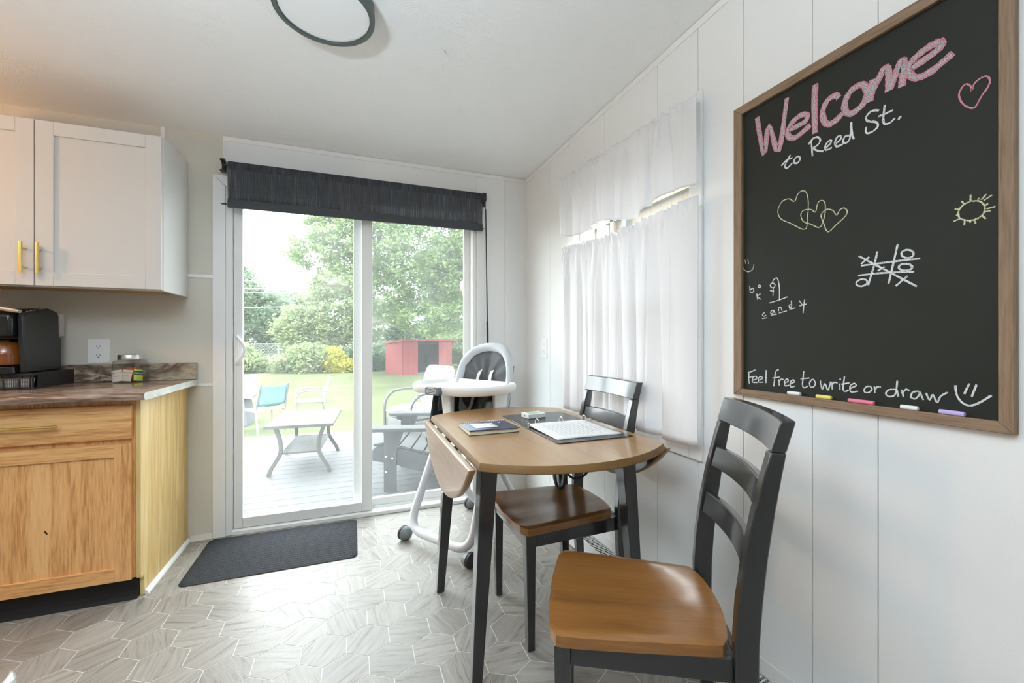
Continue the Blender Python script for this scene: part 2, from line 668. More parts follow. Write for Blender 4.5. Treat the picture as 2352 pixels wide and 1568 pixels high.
def ceiling_mat():
    m = mat('swirled_ceiling_plaster', (0.88, 0.882, 0.875), 0.6)
    nt = m.node_tree
    N, L = nt.nodes, nt.links
    b = N['Principled BSDF']
    tc = N.new('ShaderNodeTexCoord')
    vo = N.new('ShaderNodeTexVoronoi')
    vo.inputs['Scale'].default_value = 9
    L.new(tc.outputs['Object'], vo.inputs['Vector'])
    ml = N.new('ShaderNodeMath')
    ml.operation = 'MULTIPLY'
    ml.inputs[1].default_value = 95
    L.new(vo.outputs['Distance'], ml.inputs[0])
    sn = N.new('ShaderNodeMath')
    sn.operation = 'SINE'
    L.new(ml.outputs[0], sn.inputs[0])
    no = N.new('ShaderNodeTexNoise')
    no.inputs['Scale'].default_value = 45
    no.inputs['Detail'].default_value = 4
    L.new(tc.outputs['Object'], no.inputs['Vector'])
    n3 = N.new('ShaderNodeTexNoise')
    n3.inputs['Scale'].default_value = 4
    L.new(tc.outputs['Object'], n3.inputs['Vector'])
    mr = N.new('ShaderNodeMapRange')
    mr.inputs[1].default_value = 0.45
    mr.inputs[2].default_value = 0.7
    mr.inputs[4].default_value = 0.35
    L.new(n3.outputs['Fac'], mr.inputs[0])
    m1 = N.new('ShaderNodeMath')
    m1.operation = 'MULTIPLY'
    L.new(sn.outputs[0], m1.inputs[0])
    L.new(mr.outputs[0], m1.inputs[1])
    ad = N.new('ShaderNodeMath')
    ad.operation = 'ADD'
    L.new(m1.outputs[0], ad.inputs[0])
    L.new(no.outputs['Fac'], ad.inputs[1])
    bp = N.new('ShaderNodeBump')
    bp.inputs['Strength'].default_value = 0.3
    bp.inputs['Distance'].default_value = 0.003
    L.new(ad.outputs[0], bp.inputs['Height'])
    L.new(bp.outputs[0], b.inputs['Normal'])
    return m


# ------------------------------------------------------------------ the room
XR, YB, ZC = 1.192, 2.86, 2.312      # right wall, back wall, ceiling
XL, YF = -3.6, -3.2
S_ = 'structure'


def struct(name, o, label=None, cat=None):
    o['kind'] = S_
    if label:
        o['label'] = label
    if cat:
        o['category'] = cat
    return o


grout = mat('pale_grout', (0.60, 0.58, 0.55), 0.5)
fl = struct('floor', bx('floor', grout, None, XL, XR + 0.02, YF, YB + 0.02, -0.05, -0.0007), 'grey stone-look hexagon tile floor with pale joints', 'floor')
TM = floor_tile_mat()
SX, SY = 0.1527, 0.134


def hexpts(inset=0.0017):
    hw, hs, hh = SX / 2 - inset, 0.0895 / 2 - inset * 0.58, 0.1785 / 2 - inset * 1.15
    return [(-hw, -hs), (0, -hh), (hw, -hs), (hw, hs), (0, hh), (-hw, hs)]


tile_me = None
rest = MB()
ct, st = math.cos(math.radians(20.7)), math.sin(math.radians(20.7))
ntile = 0
for j in range(-36, 8):
    for i in range(-22, 16):
        x = -0.711 + SX / 2 + i * SX + (SX / 2 if j % 2 else 0)
        y = 2.0865 + j * SY
        if x < XL - 0.10 or x > XR + 0.07 or y < YF - 0.10 or y > YB + 0.05:
            continue
        fw = x * st + y * ct
        rr = x * ct - y * st
        seen = fw > 1.24 and abs(rr / fw) < 1.30 and not (x < -0.96 and y > 2.36)
        if seen and ntile < 290:
            ntile += 1
            if tile_me is None:
                to = MB().prism(hexpts(), -0.004, 0.0).build('tile', TM, fl, smooth=0)
                tile_me = to.data
            else:
                to = bpy.data.objects.new('tile', tile_me)
                link(to, fl)
            to.location = (x, y, 0)
        else:
            rest.prism([(x + a, y + c) for a, c in hexpts()], -0.004, 0.0)
ro = rest.build('tile_field', TM, fl, smooth=0, fixn=False)
ro['kind'] = 'stuff'

struct('ceiling', bx('ceiling', ceiling_mat(), None, XL, XR + 0.14, YF, YB + 0.14, ZC, ZC + 0.1), 'white ceiling with faint swirled texture', 'ceiling')

# back wall: greige kitchen part, then white panels round the sliding door
DX0, DX1, DZ = -0.69, 0.81, 2.05
wb = struct('wall_back', MB().box(XL, -0.704, YB, YB + 0.14, 0, ZC).build('wall_back', M['greige'], None), 'back wall, greige behind the cabinets and white round the glass door', 'wall')
for a, b_, z0, z1 in ((-0.704, DX0, 0, ZC), (DX0 + 0.0005, DX1, DZ, ZC), (DX1 + 0.0005, 1.026, 0, ZC), (1.029, XR + 0.02, 0, ZC)):
    bx('wall_panel', M['white_wall'], wb, a, b_, YB, YB + 0.14, z0, z1)
bx('ceiling_strip', M['trim'], wb, -0.70, XR, YB - 0.006, YB + 0.001, ZC - 0.028, ZC - 0.002)
# battens over the seams of the greige wall
for n, (a, b_, z0, z1) in enumerate(((-0.871, -0.751, 1.488, 1.506), (-0.871, -0.751, 0.872, 0.886), (-0.995, -0.977, 2.12, ZC))):
    struct('trim', bx('trim_%d' % (n + 1), M['trim'], None, a, b_, YB - 0.005, YB + 0.001, z0, z1), ('white seam strip at upper cabinet height beside the door', 'white seam strip at countertop height beside the door', 'short white upright strip above the corner of the upper cabinet')[n], 'trim')
struct('baseboard_back', MB().prism([(YB - 0.016, 0), (YB + 0.001, 0), (YB + 0.001, 0.03), (YB - 0.006, 0.028)], -0.858, -0.752, 'x').build('baseboard_back', M['cream'], None), 'short cream baseboard between cabinet and door casing', 'baseboard')

# right wall with the window opening, faced with grooved panels
WY0, WY1, WZ0, WZ1 = 1.245, 2.13, 0.745, 1.99
wr = MB()
x0, x1 = XR + 0.004, XR + 0.13
wr.box(x0, x1, YF, WY0, 0, ZC).box(x0, x1, WY1, YB + 0.02, 0, ZC).box(x0, x1, WY0, WY1, 0, WZ0).box(x0, x1, WY0, WY1, WZ1, ZC)
wrt = struct('wall_right', wr.build('wall_right', M['white_wall'], None), 'white grooved panel wall with the curtained window and chalkboard', 'wall')
gy = [YF, -2.2, -1.0, -0.2, 0.25, 0.640, 0.796, 1.0156, 1.210, 1.431, 1.825, 2.460, YB]
for a, b_ in zip(gy, gy[1:]):
    a, b_ = a + 0.0012, b_ - 0.0012
    if b_ < WY0 or a > WY1:
        segs = [(a, b_, 0, ZC)]
    else:
        segs = [(a, b_, 0, WZ0), (a, b_, WZ1, ZC)]
        if a < WY0:
            segs.append((a, WY0, WZ0, WZ1))
        if b_ > WY1:
            segs.append((WY1, b_, WZ0, WZ1))
    pm = MB()
    for s in segs:
        pm.box(XR, XR + 0.0045, *s)
    pm.build('wall_panel', M['white_wall'], wrt, 0.0008, seg=1)
bx('ceiling_strip', M['trim'], wrt, XR - 0.006, XR + 0.001, YF, YB - 0.007, ZC - 0.028, ZC - 0.002)

# unseen sides of the open-plan room: left wall and the wall behind the camera
struct('wall_left', bx('wall_left', M['greige'], None, XL - 0.12, XL, YF, YB + 0.14, 0, ZC), 'greige wall at the far end of the kitchen', 'wall')
struct('wall_front', bx('wall_front', M['white_wall'], None, XL, XR + 0.13, YF - 0.12, YF, 0, ZC), 'white wall behind the camera', 'wall')

# ------------------------------------------------------------------ sliding glass door
d1 = thing('door_1', 'white sliding glass door to the deck under a dark roller blind', 'door', (0.06, YB, 0), kind=S_)
yc = YB - 0.014
cas = MB().hexa([(-0.751, yc, 0), (-0.69, yc, 0), (-0.69, YB, 0), (-0.751, YB, 0)], [(-0.751, yc, 2.082), (-0.69, yc, 2.021), (-0.69, YB, 2.021), (-0.751, YB, 2.082)])
cas.build('casing', M['trim'], d1, 0.002)
cas = MB().hexa([(0.81, yc, 0), (0.868, yc, 0), (0.868, YB, 0), (0.81, YB, 0)], [(0.81, yc, 2.021), (0.868, yc, 2.082), (0.868, YB, 2.082), (0.81, YB, 2.021)])
cas.build('casing', M['trim'], d1, 0.002)
MB().hexa([(-0.69, yc, 2.022), (0.81, yc, 2.022), (0.81, YB, 2.022), (-0.69, YB, 2.022)], [(-0.75, yc, 2.082), (0.867, yc, 2.082), (0.867, YB, 2.082), (-0.75, YB, 2.082)]).build('casing', M['trim'], d1, 0.002)
jm = MB()
jm.box(-0.69, -0.655, YB - 0.006, YB + 0.14, 0.0, 2.05).box(0.782, 0.81, YB - 0.006, YB + 0.14, 0, 2.05).box(-0.655, 0.782, YB - 0.006, YB + 0.14, 2.0, 2.05)
jm.build('jamb', M['vinyl'], d1, 0.003)
# sill with its raised tracks
sl = MB().prism([(YB - 0.012, 0), (YB + 0.15, 0), (YB + 0.15, 0.018), (YB + 0.10, 0.024), (YB + 0.0, 0.028), (YB - 0.012, 0.022)], -0.655, 0.782, 'x')
sl.box(-0.655, 0.782, YB + 0.05, YB + 0.056, 0.02, 0.04).box(-0.655, 0.782, YB + 0.088, YB + 0.094, 0.02, 0.04)
sl.build('sill', M['vinyl'], d1, 0.002)


def leaf_panel(xa, xb, g0, g1, y0, y1, zt, zb, glass, gz0):
    p = thing_part('door_panel', d1)
    bx('stile', M['vinyl'], p, xa, g0, y0, y1, zb, zt, 0.004)
    bx('stile', M['vinyl'], p, g1, xb, y0, y1, zb, zt, 0.004)
    bx('rail', M['vinyl'], p, g0, g1, y0, y1, zb, gz0, 0.004)
    bx('rail', M['vinyl'], p, g0, g1, y0, y1, zt - 0.07, zt, 0.004)
    ym = (y0 + y1) / 2
    bx('pane', glass, p, g0 - 0.004, g1 + 0.004, ym - 0.003, ym + 0.003, gz0 - 0.004, zt - 0.066)
    return p


def thing_part(name, parent):
    o = bpy.data.objects.new(name, None)
    link(o, parent)
    return o


sp = leaf_panel(-0.652, 0.116, -0.607, 0.051, YB + 0.006, YB + 0.044, 2.0, 0.03, M['glass_slide'], 0.090)
leaf_panel(0.0, 0.782, 0.055, 0.738, YB + 0.058, YB + 0.090, 2.0, 0.03, M['glass_fixed'], 0.088)
hd = MB()
hd.prism(rrect(-0.646, -0.626, 1.005, 1.145, 0.006), YB - 0.004, YB + 0.007, 'y')
hp = [(-0.634 + 0.046 * math.sin(PI * t), YB - 0.006 - 0.03 * math.sin(PI * t) ** 0.6, 0.995 + 0.16 * t) for t in [k / 12 for k in range(13)]]
hd.tube(hp, 0.008, 8)
hd.build('handle', M['vinyl'], sp)

# ------------------------------------------------------------------ window in the right wall
w1 = thing('window_1', 'white framed window behind the white curtains', 'window', (XR, 1.69, 0.7), kind=S_)
cs = MB()
cs.box(XR - 0.010, XR, 1.183, WY0, 0.692, 2.05).box(XR - 0.010, XR, WY1, 2.195, 0.692, 2.05).box(XR - 0.010, XR, WY0, WY1, 0.692, WZ0).box(XR - 0.010, XR, WY0, WY1, WZ1, 2.05)
cs.build('casing', M['trim'], w1, 0.003)
fm = MB()
fx0, fx1 = XR + 0.03, XR + 0.09
fm.box(fx0, fx1, WY0, WY0 + 0.04, WZ0, WZ1).box(fx0, fx1, WY1 - 0.04, WY1, WZ0, WZ1).box(fx0, fx1, WY0 + 0.04, WY1 - 0.04, WZ0, WZ0 + 0.04).box(fx0, fx1, WY0 + 0.04, WY1 - 0.04, WZ1 - 0.04, WZ1).box(fx0, fx1, WY0 + 0.04, WY1 - 0.04, 1.34, 1.38)
fm.build('window_frame', M['vinyl'], w1, 0.003)
for z0, z1 in ((WZ0 + 0.04, 1.34), (1.38, WZ1 - 0.04)):
    bx('pane', M['glass_win'], w1, XR + 0.058, XR + 0.062, WY0 + 0.04, WY1 - 0.04, z0, z1)


def curtain(name, label, ya, yb, ztop, zbot, folds, amp, xc, seed, head=0.035, group=None, mesh_only=False, flat=None):
    rnd = random.Random(seed)
    nu, nv = 160, 34
    ph = [rnd.uniform(0, 6.28) for _ in range(6)]
    rows = []
    for j in range(nv + 1):
        t = j / nv
        row = []
        for i in range(nu + 1):
            u = i / nu
            zt, zb = ztop(u), zbot(u)
            z = zt + (zb - zt) * t
            dz = zt - z
            w = 2 * PI * folds * (u + 0.018 * math.sin(2 * PI * 2.3 * u + ph[0]) + 0.012 * math.sin(2 * PI * 5 * u + ph[1]))
            # tight gathers at the rod pocket open into wide folds below
            g = min(1.0, max(0.0, (dz - head) / 0.16))
            a_f = amp * (0.25 + 0.75 * g)
            crease = 1 - abs(math.sin(0.5 * w + 0.35 * math.sin(2.2 * t + ph[2])))
            f = a_f * (1.15 * crease ** 1.6 - 0.45 + 0.35 * math.sin(0.37 * w + ph[3] + 0.8 * t) + 0.22 * g * (1 - abs(math.sin(0.83 * w + ph[5] - 0.7 * t))) ** 2)
            f += (0.008 * (1 - g)) * (1 - 2 * abs(math.sin(1.55 * w + ph[4])))
            f = max(-0.022, min(0.030, f))
            if flat:
                k = min(1.0, max(0.0, (flat - u) / 0.05))
                f *= 1 - 0.8 * k
            # the ruffle above the rod flares, the rod line pinches
            pin = math.exp(-((dz - head) / 0.012) ** 2)
            f *= 1 - 0.85 * pin
            if dz < head:
                f += 0.009 * math.sin(3.3 * w + ph[0]) * (1 - dz / head)
            zz = z + 0.004 * math.sin(2.7 * w + ph[1]) * (1 - t) ** 6
            yy = ya + (yb - ya) * u + 0.006 * math.sin(1.7 * w + ph[3]) * g
            row.append((xc + f, yy, zz))
        rows.append(row)
    o = MB().grid(rows).build(name, M['curtain'], None, smooth=80, solid=0.0012, fixn=False)
    tag(o, label, 'curtain', group)
    return o


def lerp(a, b_, u):
    return a + (b_ - a) * u


va = curtain('valance', 'short white gathered valance across the top of the window', 1.165, 2.205,
             lambda u: lerp(2.013, 2.072, u), lambda u: lerp(1.688, 1.738, u) - 0.02 * math.sin(PI * u) + 0.016 * math.sin(2 * PI * 2.1 * u), 8, 0.026, 1.140, 5, flat=0.16)
MB().cyl((1.149, 1.16, 1.982), (1.149, 2.21, 2.036), 0.004, 8).build('rod', M['trim'], va)
t1 = curtain('tier_curtain', 'white tier curtain panel nearest the chalkboard, with a wide flat fold', 1.158, 1.682,
             lambda u: lerp(1.652, 1.632, u), lambda u: lerp(0.758, 0.742, u) - 0.006 * math.sin(PI * 2 * u), 4.5, 0.026, 1.140, 11, group='tier curtains', flat=0.36)
t2 = curtain('tier_curtain', 'narrower white tier curtain panel nearest the room corner', 1.690, 2.19,
             lambda u: lerp(1.632, 1.672, u), lambda u: lerp(0.742, 0.738, u) - 0.006 * math.sin(PI * 2 * u), 5, 0.024, 1.140, 23, group='tier curtains')
MB().cyl((1.149, 1.15, 1.610), (1.149, 1.684, 1.622), 0.004, 8).build('rod', M['trim'], t1)
MB().cyl((1.149, 1.688, 1.622), (1.149, 2.2, 1.634), 0.004, 8).build('rod', M['trim'], t2)


# ------------------------------------------------------------------ kitchen units
def bar_pull(parent, p0, p1, out, r=0.006, posts=(0.2, 0.8)):
    p0, p1, out = Vector(p0), Vector(p1), Vector(out)
    h = MB()
    h.cyl(p0 + out, p1 + out, r, 12)
    for q in posts:
        c = p0.lerp(p1, q)
        h.cyl(c, c + out, r * 0.72, 8)
    return h.build('handle', M['gold'], parent, smooth=40)


def shaker(parent, xa, xb, za, zb, y0, y1, st, mr, ms, mp_, name='door'):
    """frame-and-panel door; y0 is the face towards the room"""
    d = thing_part(name, parent)
    bx('stile', ms, d, xa, xa + st, y0, y1, za, zb, 0.0015)
    bx('stile', ms, d, xb - st, xb, y0, y1, za, zb, 0.0015)
    bx('rail', mr, d, xa + st, xb - st, y0, y1, zb - st, zb, 0.0015)
    bx('rail', mr, d, xa + st, xb - st, y0, y1, za, za + st, 0.0015)
    bx('panel', mp_, d, xa + st - 0.004, xb - st + 0.004, y0 + 0.009, y1 - 0.002, za + st - 0.004, zb - st + 0.004)
    return d


EX = -0.871
uc = thing('wall_cabinet', 'white two-door wall cabinet with gold bar handles above the coffee maker', 'cabinet', (-1.335, 2.86, 1.375))
ub = MB()
ub.box(-1.784, EX - 0.016, 2.556, 2.858, 1.3965, 2.130).box(EX - 0.016, EX, 2.5355, 2.858, 1.375, 2.132).box(-1.80, -1.784, 2.5355, 2.858, 1.375, 2.132).box(-1.784, EX - 0.016, 2.5355, 2.5555, 1.375, 1.396).box(-1.784, EX - 0.016, 2.5355, 2.5555, 1.3965, 2.132)
ub.build('body', M['cab_white'], uc, 0.0015)
bx('bottom_board', M['under'], uc, -1.7835, EX - 0.0165, 2.556, 2.857, 1.388, 1.396)
da = shaker(uc, -1.3335, EX - 0.004, 1.380, 2.124, 2.516, 2.535, 0.062, M['cab_white'], M['cab_white'], M['cab_white'])
db = shaker(uc, -1.797, -1.3385, 1.380, 2.124, 2.516, 2.535, 0.062, M['cab_white'], M['cab_white'], M['cab_white'])
bar_pull(da, (-1.312, 2.516, 1.430), (-1.312, 2.516, 1.568), (0, -0.03, 0))
bar_pull(db, (-1.366, 2.516, 1.430), (-1.366, 2.516, 1.568), (0, -0.03, 0))

bc = thing('base_cabinet', 'honey hickory base cabinet with one drawer over one door and a pale end panel', 'cabinet', (-1.2, 2.58, 0))
bb = MB()
bb.box(-1.56, EX - 0.018, 2.297, 2.858, 0.10, 0.88)
bb.build('body', M['hickory_v'], bc, 0.001)
# end panel with its toe notch
ep = MB().prism([(2.36, 0.0), (2.858, 0.0), (2.858, 0.88), (2.297, 0.88), (2.297, 0.11), (2.304, 0.092), (2.318, 0.086), (2.33, 0.10), (2.335, 0.0)], EX - 0.017, EX, 'x')
ep.build('end_panel', M['maple'], bc, 0.0008)
bx('toe_board', M['toe'], bc, -1.56, EX - 0.018, 2.322, 2.334, 0.0, 0.10, 0.001)
MB().prism([(2.304, 0), (2.322, 0), (2.322, 0.03), (2.318, 0.012)], -1.56, EX - 0.018, 'x').build('toe_cove', M['toe'], bc)
dr = bx('drawer', M['hickory'], bc, -1.535, -0.897, 2.278, 2.2965, 0.708, 0.856, 0.004)
bar_pull(dr, (-1.327, 2.278, 0.782), (-1.127, 2.278, 0.782), (0, -0.028, 0), 0.0055, (0.1, 0.9))
shaker(bc, -1.535, -0.897, 0.100, 0.690, 2.278, 2.2965, 0.058, M['hickory'], M['hickory_v'], M['hickory_v'])
kn = MB().lathe([(0.0055, 0.0), (0.0055, 0.0004)], 16, Matrix.Translation((-1.179, 2.2869, 0.345)) @ Matrix.Rotation(-0.5, 4, 'Y') @ Matrix.Diagonal((0.6, 1, 1.7, 1)) @ Matrix.Rotation(PI / 2, 4, 'X'))
kn.build('knot', mat('dark_knot', (0.05, 0.018, 0.006), 0.6), bc)
# the next unit to the left, cut by the frame of view
bc2 = thing('base_cabinet', 'next hickory base cabinet to the left, behind the steel bin', 'cabinet', (-2.1, 2.58, 0))
bx('body', M['hickory_v'], bc2, -2.6, -1.562, 2.297, 2.858, 0.10, 0.88, 0.001)
bx('toe_board', M['toe'], bc2, -2.6, -1.562, 2.322, 2.334, 0.0, 0.10, 0.001)
dr2 = bx('drawer', M['hickory'], bc2, -2.58, -1.585, 2.278, 2.2965, 0.708, 0.856, 0.004)
bar_pull(dr2, (-2.2, 2.278, 0.782), (-2.0, 2.278, 0.782), (0, -0.028, 0), 0.0055, (0.1, 0.9))
shaker(bc2, -2.58, -1.585, 0.100, 0.690, 2.278, 2.2965, 0.058, M['hickory'], M['hickory_v'], M['hickory_v'])

ctp = thing('countertop', 'brown streaked laminate countertop with marbled backsplash on the hickory cabinets', 'countertop', (-1.7, 2.55, 0.88))
prof = [(2.858, 0.8805), (2.858, 0.912), (2.222, 0.912), (2.213, 0.910), (2.207, 0.904), (2.205, 0.896), (2.207, 0.888), (2.213, 0.882), (2.222, 0.8805)]
MB().prism(prof, -2.6, -0.8265, 'x').build('slab', M['counter'], ctp)
MB().prism([(a, b_) for a, b_ in prof], -0.826, -0.8245, 'x').build('end_cap', M['counter_end'], ctp)
bx('backsplash', M['splash'], ctp, -2.6, -0.826, 2.836, 2.858, 0.9125, 1.006, 0.003)
qr = [(0, 0), (0.014, 0), (0.0125, 0.010), (0.008, 0.016), (0, 0.019)]
MB().prism([(EX + 0.0005 + a, b_) for a, b_ in qr], 2.335, 2.855, 'y').build('floor_bead', M['trim'], bc)


def outlet(name, label, M4):
    o = thing(name, label, 'outlet', M4.to_translation())
    MB().add([], []).prism(rrect(-0.045, 0.045, -0.063, 0.063, 0.005), -0.0005, 0.006, 'z', M4).build('cover_plate', M['white_plastic'], o, 0.0015)
    for s in (-1, 1):
        r = MB()
        pts = [(0.020 * math.cos(2 * PI * k / 20), 0.024 * s + 0.0165 * max(-0.85, min(0.85, math.sin(2 * PI * k / 20) * 1.15))) for k in range(20)]
        r.prism(pts, 0.004, 0.0078, 'z', M4)
        ro_ = r.build('receptacle', M['white_plastic'], o, smooth=0)
        sl_ = MB()
        for a in (-0.0075, 0.006):
            sl_.box(a, a + 0.0022, 0.024 * s - 0.001, 0.024 * s + 0.007, 0.0076, 0.0080, M4)
        sl_.lathe([(0.0026, 0.0076), (0.0026, 0.0080)], 10, M4 @ Matrix.Translation((0, 0.024 * s - 0.0075, 0)))
        sl_.build('slot', M['dark'], ro_, smooth=0)
    return o


Mo = Matrix.Translation((-1.262, YB, 1.075)) @ Matrix.Rotation(PI / 2, 4, 'X')
outlet('wall_outlet', 'white double outlet on the greige wall beside the tea jar', Mo)
Mo = Matrix.Translation((XR, 2.545, 1.078)) @ Matrix.Rotation(-PI / 2, 4, 'Z') @ Matrix.Rotation(PI / 2, 4, 'X')
outlet('wall_outlet', 'white double outlet on the white wall right of the high chair', Mo)

# ------------------------------------------------------------------ on the counter
pb = thing('coffee_pod_holder', 'black mesh-front coffee pod holder under the coffee maker', 'pod holder', (-1.54, 2.68, 0.912))
CT = 0.9125
sh = MB()
sh.box(-1.73, -1.352, 2.535, 2.838, CT + 0.066, CT + 0.072).box(-1.73, -1.352, 2.535, 2.838, CT, CT + 0.004)
sh.box(-1.356, -1.352, 2.535, 2.545, CT + 0.004, CT + 0.066).box(-1.356, -1.352, 2.572, 2.838, CT + 0.004, CT + 0.066).box(-1.73, -1.726, 2.535, 2.838, CT + 0.004, CT + 0.066).box(-1.726, -1.356, 2.834, 2.838, CT + 0.004, CT + 0.066)
sh.box(-1.356, -1.352, 2.545, 2.572, CT + 0.004, CT + 0.008).box(-1.356, -1.352, 2.545, 2.572, CT + 0.060, CT + 0.066)
sh.build('case', M['black'], pb, 0.0008)
fr = MB()
for a, b_, z0, z1 in ((-1.728, -1.358, 0.060, 0.065), (-1.728, -1.358, 0.006, 0.011), (-1.363, -1.358, 0.011, 0.060), (-1.728, -1.723, 0.011, 0.060)):
    fr.box(a, b_, 2.532, 2.537, CT + z0, CT + z1)
fr.build('drawer_front_frame', M['black'], pb)
ms = MB()
for k in range(60):
    a = -1.722 + k * 0.006
    ms.box(a, a + 0.0012, 2.5335, 2.5347, CT + 0.011, CT + 0.060)
for k in range(9):
    z = CT + 0.013 + k * 0.0058
    ms.box(-1.723, -1.363, 2.5335, 2.5347, z, z + 0.0012)
mso = ms.build('mesh_front', mat('grey_wire', (0.16, 0.14, 0.13), 0.4, 0.8), pb, smooth=0, fixn=False)
mso['kind'] = 'stuff'
pods = ['white coffee pod at the corner end of the black mesh holder', 'white coffee pod second from the corner of the mesh holder', 'white coffee pod third from the corner of the mesh holder', 'white coffee pod leftmost behind the mesh holder front']
for k in range(4):
    x = -1.386 - 0.052 * k
    o = thing('coffee_pod', pods[k], 'coffee pod', (x, 2.566, CT + 0.004), group='coffee pods in the mesh holder')
    MB().lathe([(0.018, CT + 0.0045), (0.0185, CT + 0.008), (0.0225, CT + 0.046), (0.0255, CT + 0.047), (0.0255, CT + 0.049)], 18, Matrix.Translation((x, 2.566, 0))).build('cup', M['white_plastic'], o)
    MB().lathe([(0.0248, CT + 0.0492), (0.0248, CT + 0.0497)], 18, Matrix.Translation((x, 2.566, 0))).build('lid', mat('pod_foil', (0.62, 0.50, 0.42), 0.3, 0.3), o)

CM = CT + 0.0725
cmk = thing('coffee_maker', 'black single-cup coffee maker with silver arched handle on the pod holder', 'coffee maker', (-1.53, 2.66, CM))
# column on the right, brew head across the top, drip base below
cprof = [(2.545, CM), (2.79, CM), (2.795, CM + 0.165), (2.775, CM + 0.165), (2.772, CM + 0.27), (2.76, CM + 0.288), (2.70, CM + 0.302), (2.555, CM + 0.275), (2.528, CM + 0.262), (2.54, CM + 0.1)]
MB().prism(cprof, -1.404, -1.378, 'x').build('column', M['black'], cmk, 0.008)
hdm = MB().prism([(2.50, CM + 0.165), (2.775, CM + 0.165), (2.772, CM + 0.27), (2.70, CM + 0.303), (2.56, CM + 0.29), (2.50, CM + 0.265)], -1.70, -1.405, 'x')
hdm.build('brew_head', M['black_gloss'], cmk, 0.012)
MB().prism([(2.69, CM), (2.79, CM), (2.79, CM + 0.165), (2.69, CM + 0.165)], -1.70, -1.405, 'x').build('back_column', M['black_gloss'], cmk, 0.004)
bs = MB().prism(rrect(-1.695, -1.408, 2.515, 2.688, 0.02), CM, CM + 0.032, 'z')
bs.build('drip_tray', M['black_gloss'], cmk, 0.003)
hpts = [(-1.70 + 0.325 * t, 2.500, CM + 0.288 + 0.020 * math.sin(PI * (0.15 + 0.85 * t)) - 0.012 * t) for t in [k / 12 for k in range(13)]]
hdl = MB().tube([(p[0], p[1], p[2]) for p in hpts], [0.012] * 12 + [0.009], 10, sec=[(1.2 * math.cos(a), 0.9 * math.sin(a)) for a in [2 * PI * k / 12 for k in range(12)]])
hdl.build('handle', M['steel'], cmk)
cg = bpy.data.materials.new('clear_plastic')
cg.use_nodes = True
_b = cg.node_tree.nodes['Principled BSDF']
_b.inputs['Base Color'].default_value = (0.9, 0.9, 0.88, 1)
_b.inputs['Alpha'].default_value = 0.35
_b.inputs['Roughness'].default_value = 0.08
# water tank behind the column
MB().prism(rrect(-1.52, -1.385, 2.7965, 2.834, 0.012), CM + 0.168, CM + 0.285, 'z').build('water_tank', cg, cmk, 0.003)
for k in range(3):
    MB().lathe([(0.0035, 0), (0.0035, 0.002)], 10, Matrix.Translation((-1.392, 2.575 + 0.022 * k, CM + 0.2795 + 0.0042 * k))).build('button', M['steel'], cmk)
# brown glass carafe standing on the drip tray
cf = thing('coffee_carafe', 'amber glass carafe standing in the coffee maker', 'carafe', (-1.478, 2.60, CM + 0.033))
amb = mat('amber_glass', (0.30, 0.085, 0.015), 0.06, spec=0.8)
amb.node_tree.nodes['Principled BSDF'].inputs['Alpha'].default_value = 0.8
MB().lathe([(0.050, CM + 0.033), (0.066, CM + 0.040), (0.070, CM + 0.075), (0.060, CM + 0.115), (0.048, CM + 0.14)], 28, Matrix.Translation((-1.478, 2.60, 0))).build('body', amb, cf)
MB().lathe([(0.050, CM + 0.1405), (0.052, CM + 0.150), (0.03, CM + 0.156)], 28, Matrix.Translation((-1.478, 2.60, 0))).build('lid', M['black_gloss'], cf)

# square glass jar of tea bags
JX, JY, JA = -1.0945, 2.768, -math.radians(9.3)
jr = thing('glass_jar', 'square clear glass jar with brushed steel lid holding tea packets', 'jar', (JX, JY, CT))
Mj = Matrix.Translation((JX, JY, CT + 0.0005)) @ Matrix.Rotation(JA, 4, 'Z')
jg = bpy.data.materials.new('jar_glass')
jg.use_nodes = True
N, L = jg.node_tree.nodes, jg.node_tree.links
N.remove(N['Principled BSDF'])
_tr = N.new('ShaderNodeBsdfTransparent')
_tr.inputs[0].default_value = (0.95, 0.97, 0.96, 1)
_gl = N.new('ShaderNodeBsdfGlossy')
_gl.inputs['Roughness'].default_value = 0.04
_lw = N.new('ShaderNodeLayerWeight')
_lw.inputs[0].default_value = 0.35
_pw = N.new('ShaderNodeMath')
_pw.operation = 'MULTIPLY'
_pw.inputs[1].default_value = 0.55
L.new(_lw.outputs['Facing'], _pw.inputs[0])
_mx = N.new('ShaderNodeMixShader')
L.new(_pw.outputs[0], _mx.inputs[0])
L.new(_tr.outputs[0], _mx.inputs[1])
L.new(_gl.outputs[0], _mx.inputs[2])
L.new(_mx.outputs[0], N['Material Output'].inputs[0])
js = MB()
rings = []
for w, z, r in ((0.048, 0.0, 0.012), (0.054, 0.006, 0.014), (0.055, 0.03, 0.014), (0.055, 0.10, 0.014), (0.052, 0.113, 0.016), (0.044, 0.118, 0.030), (0.044, 0.126, 0.036)):
    rings.append([Mj @ Vector((a, b_, z)) for a, b_ in rrect(-w, w, -w, w, r, 4)])
js.grid(rings, closed=True)
js.f.append(tuple(range(len(rings[0])))[::-1])
js.build('glass_body', jg, jr, smooth=60)
MB().lathe([(0.048, 0.1185), (0.050, 0.1195), (0.050, 0.143), (0.048, 0.146)], 32, Mj).build('lid', M['steel'], jr, 0.001)
